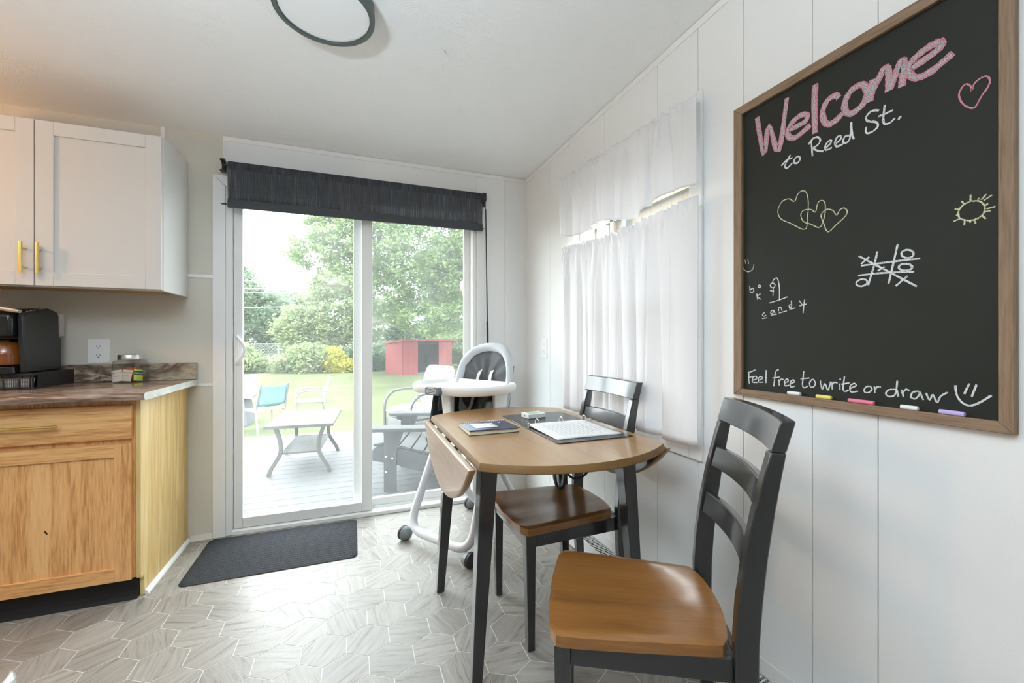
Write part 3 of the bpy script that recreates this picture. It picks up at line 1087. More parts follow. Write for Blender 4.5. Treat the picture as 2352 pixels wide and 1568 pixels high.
pk = [(-0.034, -0.034, 6, -9, (0.80, 0.70, 0.60), 'tea', 'beige tea packet at the left front of the glass jar'),
      (-0.004, -0.026, 2, 4, (0.76, 0.67, 0.56), 'tea', 'second beige tea packet, in the middle of the glass jar'),
      (-0.006, 0.000, -2, 2, (0.62, 0.10, 0.04), 'plain', 'orange-red tea packet behind the beige ones in the jar'),
      (0.012, 0.012, 4, -6, (0.55, 0.03, 0.03), 'plain', 'dark red tea packet towards the back of the jar'),
      (0.040, -0.006, 68, 8, (0.52, 0.72, 0.04), 'green', 'lime green tea packet reading green tea')]
for px, py, az, tilt, colr, kind, lab in pk:
    Mp = Mj @ Matrix.Translation((px, py, 0.0032)) @ Matrix.Rotation(math.radians(az), 4, 'Z') @ Matrix.Rotation(math.radians(-9), 4, 'X') @ Matrix.Rotation(math.radians(tilt), 4, 'Y')
    o = MB().box(-0.022, 0.022, -0.002, 0.002, 0.004, 0.064 if kind != 'plain' else 0.074, Mp).build('tea_packet', mat('packet_%s' % kind, colr, 0.6), None, 0.0015, smooth=35)
    tag(o, lab, 'tea packet', 'tea packets in the glass jar')
    if kind == 'green':
        MB().box(-0.0221, 0.0221, -0.0026, -0.0021, 0.034, 0.056, Mp).build('dark_band', mat('dark_green_band', (0.012, 0.035, 0.022), 0.5), o, smooth=0)

    def word(txt, size, colr2, z, parent, name):
        return text(name, txt, size, colr2, parent, Mp @ Matrix.Translation((0, -0.0029, z)) @ Matrix.Rotation(PI / 2, 4, 'X'), 'CENTER')
    if kind == 'green':
        word('GREEN TEA', 0.0082, M['paper'], 0.041, o, 'lettering')
    elif kind == 'tea':
        word('RED ROSE', 0.0085, mat('orange_print', (0.75, 0.16, 0.05), 0.7), 0.046, o, 'lettering')
        word('Original', 0.007, mat('grey_print', (0.3, 0.25, 0.25), 0.7), 0.030, o, 'lettering')

# ------------------------------------------------------------------ steel bin at the lower left corner
sb = thing('steel_bin', 'silver bin with a black ringed top at the lower left corner', 'bin', (-0.70, 0.90, 0))
bn = MB().prism(rrect(-0.845, -0.555, 0.76, 1.035, 0.045, 8), 0.004, 0.55, 'z')
bn.build('body', M['steel'], sb, 0.010, seg=3)
for k, (w, zz, mm) in enumerate(((0.127, 0.5515, 'black'), (0.119, 0.553, 'steel'), (0.116, 0.5545, 'black'), (0.098, 0.556, 'steel'), (0.095, 0.5575, 'black_gloss'))):
    MB().prism(rrect(-0.70 - w, -0.70 + w, 0.8975 - w * 0.95, 0.8975 + w * 0.95, w * 0.6, 10), 0.5495, zz, 'z').build('lid_ring', M[mm], sb, 0.001)

# ------------------------------------------------------------------ chalkboard
CBY0, CBY1, CBZ0, CBZ1 = 0.409, 1.039, 0.957, 1.893
cb = thing('chalkboard', 'large black chalkboard in a weathered brown wood frame on the right wall', 'chalkboard', (XR, 0.72, 0.957))
fxa, fxb = 1.174, XR - 0.0005
fwd = 0.030


def rail4(pts, m):
    """mitred rail: four (y,z) corners"""
    MB().prism(pts, fxa, fxb, 'x').build('frame_rail', m, cb, 0.0015)


rail4([(CBY0, CBZ0), (CBY1, CBZ0), (CBY1 - fwd, CBZ0 + 0.022), (CBY0 + 0.022, CBZ0 + 0.022)], M['frame_wood_h'])
rail4([(CBY0 + 0.022, CBZ1 - 0.027), (CBY1 - fwd, CBZ1 - 0.027), (CBY1, CBZ1), (CBY0, CBZ1)], M['frame_wood_h'])
rail4([(CBY1, CBZ0), (CBY1, CBZ1), (CBY1 - fwd, CBZ1 - 0.027), (CBY1 - fwd, CBZ0 + 0.022)], M['frame_wood'])
rail4([(CBY0, CBZ0), (CBY0 + 0.022, CBZ0 + 0.022), (CBY0 + 0.022, CBZ1 - 0.027), (CBY0, CBZ1)], M['frame_wood'])
XB = 1.184
pnl = bx('slate_panel', M['slate'], cb, XB, XB + 0.005, CBY0 + 0.018, CBY1 - fwd + 0.004, CBZ0 + 0.018, CBZ1 - 0.022)
STROKES = {"welcome":[[78.9,876.8,102.6,751.7,118.8,831.7,150.1,742.5,175.7,885.8],[182.0,789.7,208.5,789.2,230.0,792.6,233.9,807.0,216.4,814.9,192.3,806.9,177.8,787.6,184.1,766.6,204.5,759.4,243.4,774.6],[256.5,880.5,253.9,826.7,255.4,746.0],[316.2,810.5,307.8,821.2,288.8,819.6,275.7,796.6,279.3,768.7,291.3,753.6,311.2,756.8,324.5,766.5],[365.9,816.7,342.4,812.3,329.5,787.3,334.3,764.1,347.2,755.1,368.9,763.2,379.5,781.7,376.5,805.6,365.9,816.7],[392.8,815.0,387.8,780.6,385.5,763.1],[386.9,777.6,401.5,803.3,414.3,825.8,422.6,822.5,425.4,799.5,425.4,768.3],[426.8,772.5,440.3,803.7,449.6,823.9,454.0,816.4,452.2,790.3,450.9,763.9],[468.9,796.2,498.4,802.9,517.1,810.6,519.8,819.9,510.2,825.1,491.2,822.8,471.4,813.5,463.1,799.7,466.4,782.0,478.9,768.4,500.8,767.9,523.9,777.9,539.1,786.1]],"reed":[[186.1,715.4,173.6,698.2,169.4,687.6,177.8,681.2,192.3,690.1],[158.7,693.8,171.5,703.1,192.3,704.9],[208.5,702.3,198.4,697.2,197.2,688.1,207.7,684.0,214.4,692.8,208.5,702.3],[245.3,731.5,247.2,707.6,249.0,685.8],[237.7,723.2,250.9,733.9,263.8,731.6,269.3,719.0,260.1,709.7,250.9,708.0,263.8,694.2,278.2,687.8],[281.8,693.0,294.8,700.4,297.5,707.6,289.5,708.9,282.1,699.5,284.3,688.2,299.3,688.5],[306.1,693.6,320.2,701.2,319.6,710.2,311.9,710.0,306.4,697.9,311.2,686.0,326.2,686.7],[342.4,700.9,331.1,703.5,326.2,692.1,333.7,686.0,342.4,694.9,345.6,733.0],[344.6,733.5,347.2,704.0,351.0,687.6],[405.8,732.4,389.9,738.8,378.0,729.4,382.5,717.9,399.5,707.0,402.9,695.3,392.8,688.2,381.0,688.6,377.4,696.4,378.6,706.1],[417.1,739.8,414.3,709.8,416.2,695.6,426.8,692.2,437.1,698.6],[404.4,718.7,418.5,718.3,433.6,719.2],[443.8,691.5,447.0,696.3],[444.3,695.7,449.6,696.3]],"pink_heart":[[567.2,690.1,566.1,700.1,558.8,709.0,551.4,703.1,548.2,690.4,553.5,671.7,564.0,657.6,572.7,654.6,581.4,671.1,591.3,685.9,593.6,697.6,588.3,708.1,578.4,707.8,570.9,702.2,567.6,691.3]],"hearts":[[197.9,577.4,181.9,589.6,160.3,587.4,148.1,564.9,157.1,538.7,187.0,517.0,228.4,489.8,235.4,523.4,237.7,560.5,233.1,589.3,221.3,600.3,207.8,594.6,198.9,577.1],[257.0,530.5,244.7,540.6,226.0,544.0,216.5,534.8,223.6,513.3,244.7,499.8,268.1,485.6,280.4,511.2,282.5,541.5,276.0,555.7,263.7,554.0,257.0,530.5],[310.0,507.6,301.7,521.0,285.6,528.8,271.6,518.1,278.2,493.6,289.0,468.2,310.0,482.3,332.2,499.3,335.4,511.4,328.2,520.0,318.2,518.5,310.8,507.3]],"sun":[[575.1,462.9,562.6,464.0,552.3,458.3,547.1,447.5,549.7,434.4,562.6,426.4,575.1,426.9,584.9,435.1,586.1,448.4,581.3,458.3,575.1,462.9],[565.6,478.7,565.6,465.5],[552.3,469.6,557.0,459.8],[576.4,465.0,578.8,467.6],[581.3,462.8,588.5,472.0],[584.9,460.6,596.9,468.0],[587.3,449.7,590.9,453.0],[588.5,442.6,601.6,443.8],[587.3,437.2,594.5,437.5],[582.0,431.8,588.1,423.1],[575.1,428.2,577.1,425.3],[570.7,427.0,573.1,417.7],[564.6,426.2,565.6,421.4],[557.0,428.2,556.2,417.9],[549.7,433.7,539.7,430.6],[549.2,441.6,543.1,442.5],[549.7,452.7,541.3,456.6]],"small_smile":[[35.3,438.3,39.0,424.0],[45.8,438.1,49.5,423.3],[27.0,423.2,32.1,407.6,47.7,398.1,63.0,402.8,67.8,418.2]],"hangman":[[52.6,351.4,54.4,331.2],[54.4,337.7,62.3,343.9,67.8,336.8,63.0,330.4,55.1,332.3],[91.4,346.4,90.2,343.9,87.3,343.1,84.4,344.6,83.2,347.3,84.4,349.8,87.3,350.5,90.2,349.1,91.4,346.4],[77.9,324.6,80.8,305.7],[90.8,323.3,79.7,315.4,93.1,305.7],[119.2,292.0,150.8,298.1,177.9,305.6],[152.4,298.5,152.9,324.6,150.8,350.0,144.4,365.0,134.6,361.2,130.8,351.5],[139.0,343.3,137.5,339.3,133.7,337.2,129.0,337.7,125.1,340.7,123.6,345.2,125.1,349.2,129.0,351.3,133.7,350.7,137.5,347.7,139.0,343.3],[133.5,335.8,132.4,312.4],[122.5,329.8,135.7,326.4],[105.1,264.0,97.7,258.7,101.1,252.7,110.2,255.4],[96.6,245.6,113.6,248.0],[134.6,269.4,126.4,266.9,125.3,259.7,133.0,261.3,135.2,268.9,139.0,259.0],[124.8,254.6,144.4,256.6],[150.8,265.3,150.2,274.5,157.1,276.0,161.3,265.7],[150.8,259.3,175.8,264.8],[189.0,282.6,182.9,280.6,183.9,273.6,189.5,276.7,189.0,293.8],[183.4,268.7,200.9,271.5],[211.7,291.9,222.2,276.7],[227.4,292.9,224.6,274.1,223.2,255.2],[213.1,276.4,233.1,280.6]],"tictactoe":[[402.0,394.2,396.0,364.6,382.7,314.7],[442.5,403.3,435.3,366.0,424.6,313.7],[366.9,365.2,428.6,364.3,483.9,362.4],[360.5,341.6,415.1,340.4,473.3,334.5],[362.0,390.2,415.1,349.3,477.9,300.7],[385.2,384.2,366.9,369.4],[416.8,355.0,403.0,347.1],[461.0,326.7,438.5,306.1],[472.1,374.8,471.0,371.1,467.9,368.4,463.5,367.5,458.4,368.4,453.9,371.0,450.7,374.8,449.6,379.1,450.7,383.0,453.9,385.6,458.4,386.5,463.5,385.5,467.9,382.8,471.0,379.0,472.1,374.8],[469.7,345.4,468.4,342.3,465.0,340.1,460.0,339.4,454.4,340.2,449.3,342.5,445.7,345.8,444.4,349.4,445.7,352.6,449.3,354.8,454.4,355.4,460.0,354.5,465.0,352.2,468.4,348.9,469.7,345.4],[380.7,324.0,380.1,320.2,377.3,317.0,372.9,314.8,367.5,314.2,362.4,315.3,358.4,317.9,356.6,321.5,357.1,325.3,360.0,328.6,364.6,330.7,370.0,331.2,375.1,330.1,378.9,327.5,380.7,324.0]],"message":[[50.8,78.2,49.5,59.1,51.4,40.4],[45.8,74.0,73.1,85.2],[50.2,59.2,66.0,64.8],[64.2,51.8,77.9,58.4,75.5,65.6,64.8,60.5,63.6,46.4,80.8,47.0],[83.8,53.6,96.6,60.0,94.2,66.7,84.4,61.1,84.4,48.4,101.1,50.0],[110.2,87.7,109.1,47.7],[150.8,92.0,141.1,84.8,137.3,59.1,134.6,40.0],[130.8,64.6,153.4,70.1],[150.8,62.8,152.4,44.4],[151.8,55.4,158.7,64.5,165.5,62.7],[169.1,53.5,179.9,60.5,176.8,66.2,168.6,58.5,170.7,45.8,182.9,49.0],[186.5,53.3,197.5,59.2,195.0,65.3,186.5,58.2,188.0,44.1,200.4,47.9],[225.1,92.3,221.3,54.9,226.0,45.8,235.4,51.6],[215.5,69.6,240.1,74.6],[249.3,71.7,241.0,61.6,243.8,50.1,252.9,52.5,256.5,63.1,249.3,71.7],[269.4,71.2,274.3,47.4,281.7,63.2,289.0,46.4,296.2,69.6],[298.3,69.4,300.4,49.5],[300.0,60.6,304.6,68.6,312.9,67.7],[318.2,66.9,318.6,50.6],[319.0,76.2,319.4,79.8],[329.4,86.3,326.2,54.5,331.0,47.7,338.9,52.9],[322.2,65.1,342.1,71.4],[342.1,56.7,355.6,65.0,352.1,70.7,342.8,62.9,344.4,48.4,360.5,52.0],[384.2,67.2,374.7,59.9,376.1,50.9,385.2,52.4,390.6,61.3,384.2,67.2],[396.0,67.2,396.7,52.1],[397.0,59.5,402.3,67.5,409.3,67.4],[439.2,65.1,425.3,62.7,419.2,52.8,427.0,46.9,437.9,54.6,441.8,85.9],[440.5,65.2,443.8,49.1],[449.9,65.5,453.4,49.9],[452.1,58.7,457.8,67.2,464.7,65.6],[481.2,66.0,470.9,62.5,467.2,51.3,475.2,48.2,482.4,58.6,482.7,65.4,489.3,47.4],[494.3,63.8,500.1,48.9,505.9,61.5,512.7,45.4,518.9,59.5,530.2,69.2]],"big_smile":[[563.9,91.3,556.2,68.8],[574.6,90.6,567.6,65.0],[542.6,85.6,544.4,66.3,552.3,51.4,563.9,46.1,577.6,53.2,595.7,70.9]]}


def smooth_line(p):
    if len(p) < 3:
        return p
    out = []
    closed = (Vector(p[0]) - Vector(p[-1])).length < 3
    for i in range(len(p) - 1):
        p1, p2 = Vector(p[i]), Vector(p[i + 1])
        p0 = Vector(p[i - 1]) if i else (Vector(p[-2]) if closed else p1)
        p3 = Vector(p[i + 2]) if i + 2 < len(p) else (Vector(p[1]) if closed else p2)
        for k in range(5):
            t = k / 5
            q = 0.5 * ((2 * p1) + (p2 - p0) * t + (2 * p0 - 5 * p1 + 4 * p2 - p3) * t * t + (3 * p1 - p0 - 3 * p2 + p3) * t ** 3)
            out.append((q.x, q.y))
    out.append(tuple(p[-1]))
    return out


def chalk(name, label, keys, w, matl, lift=0.0004, curvy=True):
    mb = MB()
    rnd = random.Random(name)
    for key in keys:
        for fl_ in STROKES[key]:
            p = [(fl_[i], fl_[i + 1]) for i in range(0, len(fl_), 2)]
            q = smooth_line(p) if curvy else p
            n = len(q)
            top, bot = [], []
            for i in range(n):
                a = Vector(q[max(i - 1, 0)])
                b_ = Vector(q[min(i + 1, n - 1)])
                t = (b_ - a)
                t = t.normalized() if t.length else Vector((1, 0))
                nn = Vector((-t.y, t.x)) * (w / 2) * rnd.uniform(0.85, 1.15)
                c = Vector(q[i])
                top.append(c + nn)
                bot.append(c - nn)
            z = XB - lift - rnd.uniform(0, 0.0001)
            vs = [(z, CBY1 - v.x / 1000, CBZ0 + v.y / 1000) for v in top + bot]
            mb.add(vs, [(i, i + 1, n + i + 1, n + i) for i in range(n - 1)])
    return mb.build(name, matl, pnl, smooth=0, label=label, fixn=False)


CH_W = chalk_mat('white_chalk', (0.72, 0.74, 0.76), 0.42)
CH_G = chalk_mat('grey_chalk_fill', (0.50, 0.51, 0.53), 0.50)
CH_P = chalk_mat('pink_chalk', (0.60, 0.24, 0.30), 0.40)
CH_Y = chalk_mat('pale_yellow_chalk', (0.66, 0.66, 0.42), 0.44)
chalk('chalk_outline', 'pink outline of the word Welcome', ['welcome'], 15.5, CH_P, 0.0003)
chalk('chalk_lettering', 'pale grey fill of the word Welcome', ['welcome'], 8.0, CH_G, 0.0006)
chalk('chalk_lettering', 'white words to Reed St.', ['reed'], 4.6, CH_W)
chalk('chalk_heart', 'pink chalk heart', ['pink_heart'], 3.2, CH_P)
chalk('chalk_hearts', 'three linked pale yellow hearts', ['hearts'], 2.6, CH_Y)
chalk('chalk_sun', 'pale yellow sun with rays', ['sun'], 2.8, CH_Y)
chalk('chalk_smile', 'small pale yellow smiling face', ['small_smile'], 2.6, CH_Y)
chalk('chalk_word_game', 'white hangman game spelling candy', ['hangman'], 3.0, CH_W)
chalk('chalk_grid_game', 'white noughts and crosses game', ['tictactoe'], 4.2, CH_W)
chalk('chalk_lettering', 'white words Feel free to write or draw', ['message'], 3.4, CH_W)
chalk('chalk_smile', 'large white smiling face', ['big_smile'], 3.8, CH_W)

for u, ln, colr, lab in ((201, 37, (0.82, 0.82, 0.82), 'short white chalk at the left end of the chalkboard ledge'),
                         (282, 38, (0.80, 0.68, 0.16), 'yellow chalk on the chalkboard ledge'),
                         (370, 56, (0.80, 0.20, 0.30), 'pink chalk on the chalkboard ledge'),
                         (467, 32, (0.80, 0.79, 0.76), 'short white chalk between the pink and purple chalks'),
                         (539, 41, (0.50, 0.40, 0.72), 'purple chalk at the right end of the chalkboard ledge')):
    y = CBY1 - u / 1000
    rr_ = 0.0052
    zc = CBZ0 + 0.022 + rr_
    o = MB().tube([(1.1786, y + ln / 2000, zc), (1.1786, y + ln / 2000 - 0.001, zc), (1.1786, y - ln / 2000 + 0.001, zc), (1.1786, y - ln / 2000, zc)], [rr_ * 0.8, rr_, rr_, rr_ * 0.8], 14).build('chalk_stick', mat('chalk_colour', colr, 0.9), None)
    tag(o, lab, 'chalk', 'chalk sticks on the ledge')

# ------------------------------------------------------------------ baseboard heater
bh = thing('baseboard_heater', 'long white baseboard heater with black slotted top along the right wall', 'heater', (1.16, 1.2, 0))
HY0, HY1 = -0.4, 2.30
hb = MB()
hb.box(1.121, 1.126, HY0, HY1, 0.004, 0.094).box(1.121, 1.1262, HY0, HY0 + 0.01, 0.004, 0.094)
hb.box(1.126, XR - 0.001, HY0, HY0 + 0.01, 0.004, 0.097).box(1.126, XR - 0.001, HY1 - 0.01, HY1, 0.004, 0.097)
hb.box(1.186, XR - 0.001, HY0, HY1, 0.098, 0.15)
hb.build('casing', M['trim'], bh, 0.001)
bx('inner_void', M['dark'], bh, 1.127, 1.185, HY0 + 0.011, HY1 - 0.011, 0.03, 0.080)
gr = MB()
for k in range(int((HY1 - HY0 - 0.03) / 0.0135)):
    y = HY0 + 0.015 + k * 0.0135
    gr.hexa([(1.126, y, 0.0915), (1.1855, y + 0.004, 0.0945), (1.1855, y + 0.0085, 0.0945), (1.126, y + 0.0045, 0.0915)], [(1.126, y, 0.0935), (1.1855, y + 0.004, 0.0965), (1.1855, y + 0.0085, 0.0965), (1.126, y + 0.0045, 0.0935)])
gr.box(1.153, 1.1565, HY0 + 0.011, HY1 - 0.011, 0.0935, 0.0958)
gro = gr.build('grille', M['trim'], bh, smooth=0, fixn=False)
gro['kind'] = 'stuff'

# ------------------------------------------------------------------ ceiling lamp
cl = thing('ceiling_light', 'flat round ceiling light with white diffuser and dark grey rim', 'ceiling light', (-0.092, 1.586, ZC))
Ml = Matrix.Translation((-0.092, 1.586, 0))
MB().lathe([(0.163, ZC - 0.001), (0.165, 2.275), (0.164, 2.262), (0.1555, 2.260), (0.149, 2.2615), (0.1475, 2.27), (0.147, 2.29)], 72, Ml, cap=False).build('rim', mat('dark_grey_metal', (0.085, 0.105, 0.098), 0.4, 0.3), cl, smooth=30)
MB().lathe([(0.146, 2.272), (0.1465, 2.268), (0.1, 2.2665), (0.0, 2.2662)], 72, Ml, cap=False).build('diffuser', mat('milky_diffuser', (0.80, 0.81, 0.82), 0.3, emit=0.03), cl)
for lx, ly in ((-0.9, -0.9), (-2.3, -1.6)):  # fixtures added for the fill lights, out of view
    c2 = thing('ceiling_light', 'added flat round fill light on the unseen ceiling behind the camera, %s' % ('nearer the table' if lx > -1 else 'nearer the kitchen'), 'ceiling light', (lx, ly, ZC), group='added fill lights behind the camera')
    Ml = Matrix.Translation((lx, ly, 0))
    MB().lathe([(0.175, ZC - 0.001), (0.176, 2.255), (0.168, 2.252), (0.166, 2.26), (0.166, 2.29)], 40, Ml, cap=False).build('rim', mat('dark_grey_metal', (0.085, 0.105, 0.098), 0.4, 0.3), c2, smooth=30)
    MB().lathe([(0.165, 2.256), (0.0, 2.254)], 40, Ml, cap=False).build('diffuser', mat('fill_diffuser', (1, 0.97, 0.93), 0.3, emit=2.0), c2)
# unseen floor lamp added to carry the fill light bounced off the ceiling
fl_ = thing('fill_floor_lamp', 'added unseen fill lamp, a slim steel pole with an upturned bowl, behind the camera', 'lamp', (-0.70, 0.15, 0), kind='thing')
Mfl = Matrix.Translation((-0.70, 0.15, 0))
MB().lathe([(0.14, 0.0), (0.14, 0.015), (0.03, 0.03), (0.012, 0.05)], 28, Mfl).build('base', M['steel'], fl_)
MB().lathe([(0.012, 0.04), (0.012, 1.56)], 14, Mfl).build('pole', M['steel'], fl_)
MB().lathe([(0.012, 1.54), (0.06, 1.555), (0.13, 1.61), (0.16, 1.69), (0.157, 1.69), (0.128, 1.615), (0.0, 1.58)], 32, Mfl, cap=False).build('bowl', M['white_plastic'], fl_)
# bare-bulb pendant added out of view to hold the warm kitchen light
pdl = thing('pendant_lamp', 'added unseen bare bulb pendant on a black cord at the far end of the counter', 'lamp', (-2.35, 1.95, ZC))
Mpd = Matrix.Translation((-2.35, 1.95, 0))
MB().lathe([(0.05, ZC - 0.0005), (0.05, ZC - 0.015), (0.01, ZC - 0.03)], 20, Mpd).build('ceiling_rose', M['black'], pdl)
MB().lathe([(0.004, 1.99), (0.004, ZC - 0.02)], 8, Mpd).build('cord', M['black'], pdl)
MB().lathe([(0.024, 1.925), (0.026, 1.975), (0.012, 2.0)], 20, Mpd).build('socket', M['black'], pdl)
# small screw left in the ceiling
hk = MB().lathe([(0.004, ZC - 0.0005), (0.004, ZC - 0.004), (0.0015, ZC - 0.009), (0.0, ZC - 0.010)], 10, Matrix.Translation((0.35, 1.70, 0)), cap=False).build('screw', M['steel'], None)
tag(hk, 'tiny screw left in the white ceiling', 'screw')

# ------------------------------------------------------------------ roller blind
rb = thing('roller_blind', 'charcoal roller blind drawn a little way down over the glass door', 'blind', (0.085, 2.80, 2.15))
BX0, BX1 = -0.665, 0.836
MB().cyl((BX0 + 0.002, 2.812, 2.128), (BX1 - 0.002, 2.812, 2.128), 0.019, 24).build('roller', M['blind_solid'], rb)
rows = []
arc = [(2.812 - 0.024 * math.sin(a), 2.128 + 0.024 * math.cos(a)) for a in [math.radians(t) for t in (-30, 0, 30, 60, 90)]]
arc += [(2.788 + 0.0008 * k, 2.128 - 0.0245 * k) for k in range(1, 9)]
MB().grid([[(BX0 + (BX1 - BX0) * i / 40, y + 0.0012 * math.sin(i * 1.3) * min(1, j / 8), z) for i in range(41)] for j, (y, z) in enumerate(arc)]).build('fabric', M['blind'], rb, smooth=80, solid=0.0012, fixn=False)
MB().prism([(2.786, 1.884), (2.801, 1.884), (2.803, 1.908), (2.797, 1.934), (2.789, 1.934), (2.785, 1.908)], BX0, BX1 + 0.002, 'x').build('hem_bar', M['blind_solid'], rb, 0.002)
for s, xx in ((-1, BX0), (1, BX1)):
    br = MB()
    if s < 0:
        br.prism([(2.79, 2.150), (2.808, 2.164), (2.83, 2.165), (2.859, 2.15), (2.859, 2.10), (2.83, 2.088), (2.80, 2.09), (2.80, 2.10), (2.832, 2.105), (2.842, 2.13), (2.828, 2.15)], xx - 0.040, xx - 0.018, 'x')
        br.cyl((xx - 0.024, 2.812, 2.128), (xx + 0.006, 2.812, 2.128), 0.007, 10)
    else:
        br.prism(rrect(2.792, 2.859, 2.098, 2.155, 0.012), xx + 0.006, xx + 0.030, 'x')
        br.cyl((xx + 0.001, 2.812, 2.128), (xx + 0.008, 2.812, 2.128), 0.012, 10)
        br.prism(rrect(2.798, 2.83, 2.06, 2.10, 0.006), xx + 0.010, xx + 0.026, 'x')
    br.build('bracket', M['black'], rb, 0.002)
    pn = MB().cyl((xx - 0.004 if s < 0 else xx + 0.001, 2.793, 1.902), (xx - 0.030 if s < 0 else xx + 0.012, 2.793, 1.902), 0.004, 8)
    pn.build('hem_pin', M['black'], rb)
wnd = MB()
wnd.cyl((0.858, 2.80, 2.07), (0.862, 2.80, 2.03), 0.0025, 6).cyl((0.862, 2.80, 2.04), (0.874, 2.80, 1.24), 0.0048, 8)
wnd.build('wand', M['black'], rb)
MB().cyl((0.874, 2.80, 1.26), (0.8765, 2.80, 1.105), 0.008, 10).build('wand_grip', M['black'], rb)

# ------------------------------------------------------------------ door mat
dm = MB()
MX0, MX1, MY0, MY1, mr_ = -0.758, 0.021, 2.337, 2.826, 0.035
nr = 21


def mat_x(y, e=0.0):
    d = min(y - MY0, MY1 - y)
    if d >= mr_:
        return MX0 + e, MX1 - e
    k = mr_ - math.sqrt(max(0, mr_ ** 2 - (mr_ - d) ** 2))
    return MX0 + k + e, MX1 - k - e


rows = []
for k in range(nr * 4 + 1):
    y = MY0 + (MY1 - MY0) * k / (nr * 4)
    h = 0.0062 + 0.0024 * math.cos(2 * PI * k / 4)
    a, b_ = mat_x(y)
    if k in (0, nr * 4):
        h = 0.003
    rows.append([(a, y, 0.001), (a, y, 0.003), (a + 0.004, y, h)] + [(a + 0.004 + (b_ - a - 0.008) * q / 16, y, h) for q in range(1, 16)] + [(b_ - 0.004, y, h), (b_, y, 0.003), (b_, y, 0.001)])
mt = mat('charcoal_ribbed_carpet', (0.052, 0.055, 0.060), 0.95, spec=0.2, bump=0.9, bscale=260, var=0.55, vscale=420)
mo_ = dm.grid(rows).build('door_mat', mt, None, smooth=60)
tag(mo_, 'charcoal ribbed door mat in front of the sliding door', 'mat')


# ------------------------------------------------------------------ drop-leaf table
def fillet(pts, r, n=6):
    out = [Vector(pts[0])]
    for i in range(1, len(pts) - 1):
        a, b_, c = Vector(pts[i - 1]), Vector(pts[i]), Vector(pts[i + 1])
        p, q = b_ + (a - b_).normalized() * r, b_ + (c - b_).normalized() * r
        for k in range(n + 1):
            t = k / n
            out.append(p * (1 - t) ** 2 + b_ * 2 * t * (1 - t) + q * t * t)
    out.append(Vector(pts[-1]))
    return out


TX, TY, TZ, TR, THW = 0.685, 1.600, 0.773, 0.533, 0.340
tb = thing('dining_table', 'round drop-leaf dining table with honey brown top, both leaves folded down, charcoal legs', 'table', (TX, TY, 0))
half = math.acos(THW / TR)
top = []
for k in range(33):
    a = half + (PI - 2 * half) * k / 32
    top.append((TX + TR * math.cos(a), TY + TR * math.sin(a)))
for k in range(33):
    a = PI + half + (PI - 2 * half) * k / 32
    top.append((TX + TR * math.cos(a), TY + TR * math.sin(a)))
# bevelled edge: the top face a little smaller than the underside
tm = MB()
rings = []
for ins, z in ((0.004, TZ - 0.024), (0.0, TZ - 0.021), (0.0005, TZ - 0.017), (0.006, TZ - 0.003), (0.008, TZ)):
    rings.append([(TX + (x - TX) * (1 - ins / TR), TY + (y - TY) * (1 - ins / TR), z) for x, y in top])
tm.grid(rings, closed=True)
tm.f.append(tuple(range(len(top)))[::-1])
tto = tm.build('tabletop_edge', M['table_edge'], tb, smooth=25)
MB().prism([(TX + (x - TX) * (1 - 0.008 / TR), TY + (y - TY) * (1 - 0.008 / TR)) for x, y in top], TZ - 0.0008, TZ, 'z').build('tabletop', M['table_top'], tb, smooth=0)
hy = math.sqrt(TR ** 2 - THW ** 2)
for s in (-1, 1):
    seg = []
    for k in range(41):
        y = -hy + 2 * hy * k / 40
        seg.append((TY + y, TZ - 0.018 - max(0.0, math.sqrt(TR ** 2 - y ** 2) - THW)))
    seg = [(TY + hy, TZ - 0.018)] + [q for q in reversed(seg)][1:-1] + [(TY - hy, TZ - 0.018)]
    xo = TX + s * (THW + 0.030)
    xi = TX + s * (THW + 0.007)
    lf = MB().prism(seg, min(xo, xi), max(xo, xi), 'x')
    lo = lf.build('drop_leaf', M['table_top'], tb, 0.006, seg=3)
    sg2 = [(TY + (a - TY) * 0.985, b_ + (0.006 if b_ < TZ - 0.03 else -0.003)) for a, b_ in seg]
    MB().prism(sg2, min(xi, xi - s * 0.001), max(xi, xi - s * 0.001), 'x').build('leaf_underside', M['black_wood'], lo, smooth=0)
    for yy in (-0.25, -0.08, 0.08, 0.25):
        MB().cyl((TX + s * (THW + 0.003), TY + yy - 0.028, TZ - 0.022), (TX + s * (THW + 0.003), TY + yy + 0.028, TZ - 0.022), 0.0035, 8).build('hinge', M['steel'], tb)
for sx in (-1, 1):
    for sy in (-1, 1):
        tx, ty = TX + sx * 0.268, TY + sy * 0.268
        gx, gy_ = TX + sx * 0.318, TY + sy * 0.294
        w0, w1 = 0.017, 0.029
        MB().hexa([(gx - w0, gy_ - w0, 0.0), (gx + w0, gy_ - w0, 0.0), (gx + w0, gy_ + w0, 0.0), (gx - w0, gy_ + w0, 0.0)],
                  [(tx - w1, ty - w1, TZ - 0.025), (tx + w1, ty - w1, TZ - 0.025), (tx + w1, ty + w1, TZ - 0.025), (tx - w1, ty + w1, TZ - 0.025)]).build('leg', M['black_wood'], tb, 0.003)
az0, az1 = TZ - 0.082, TZ - 0.0245
for sy in (-1, 1):
    y = TY + sy * 0.268
    bx('apron', M['black_wood'], tb, TX - 0.240, TX + 0.240, y - 0.010, y + 0.010, az0, az1, 0.002)
for sx in (-1, 1):
    x = TX + sx * 0.268
    bx('apron', M['black_wood'], tb, x - 0.010, x + 0.010, TY - 0.240, TY + 0.240, az0, az1, 0.002)
    bx('leaf_support', M['black_wood'], tb, TX + sx * 0.02, TX + sx * 0.30, TY - 0.02 + sx * 0.04, TY + 0.02 + sx * 0.04, TZ - 0.062, TZ - 0.0245, 0.002)
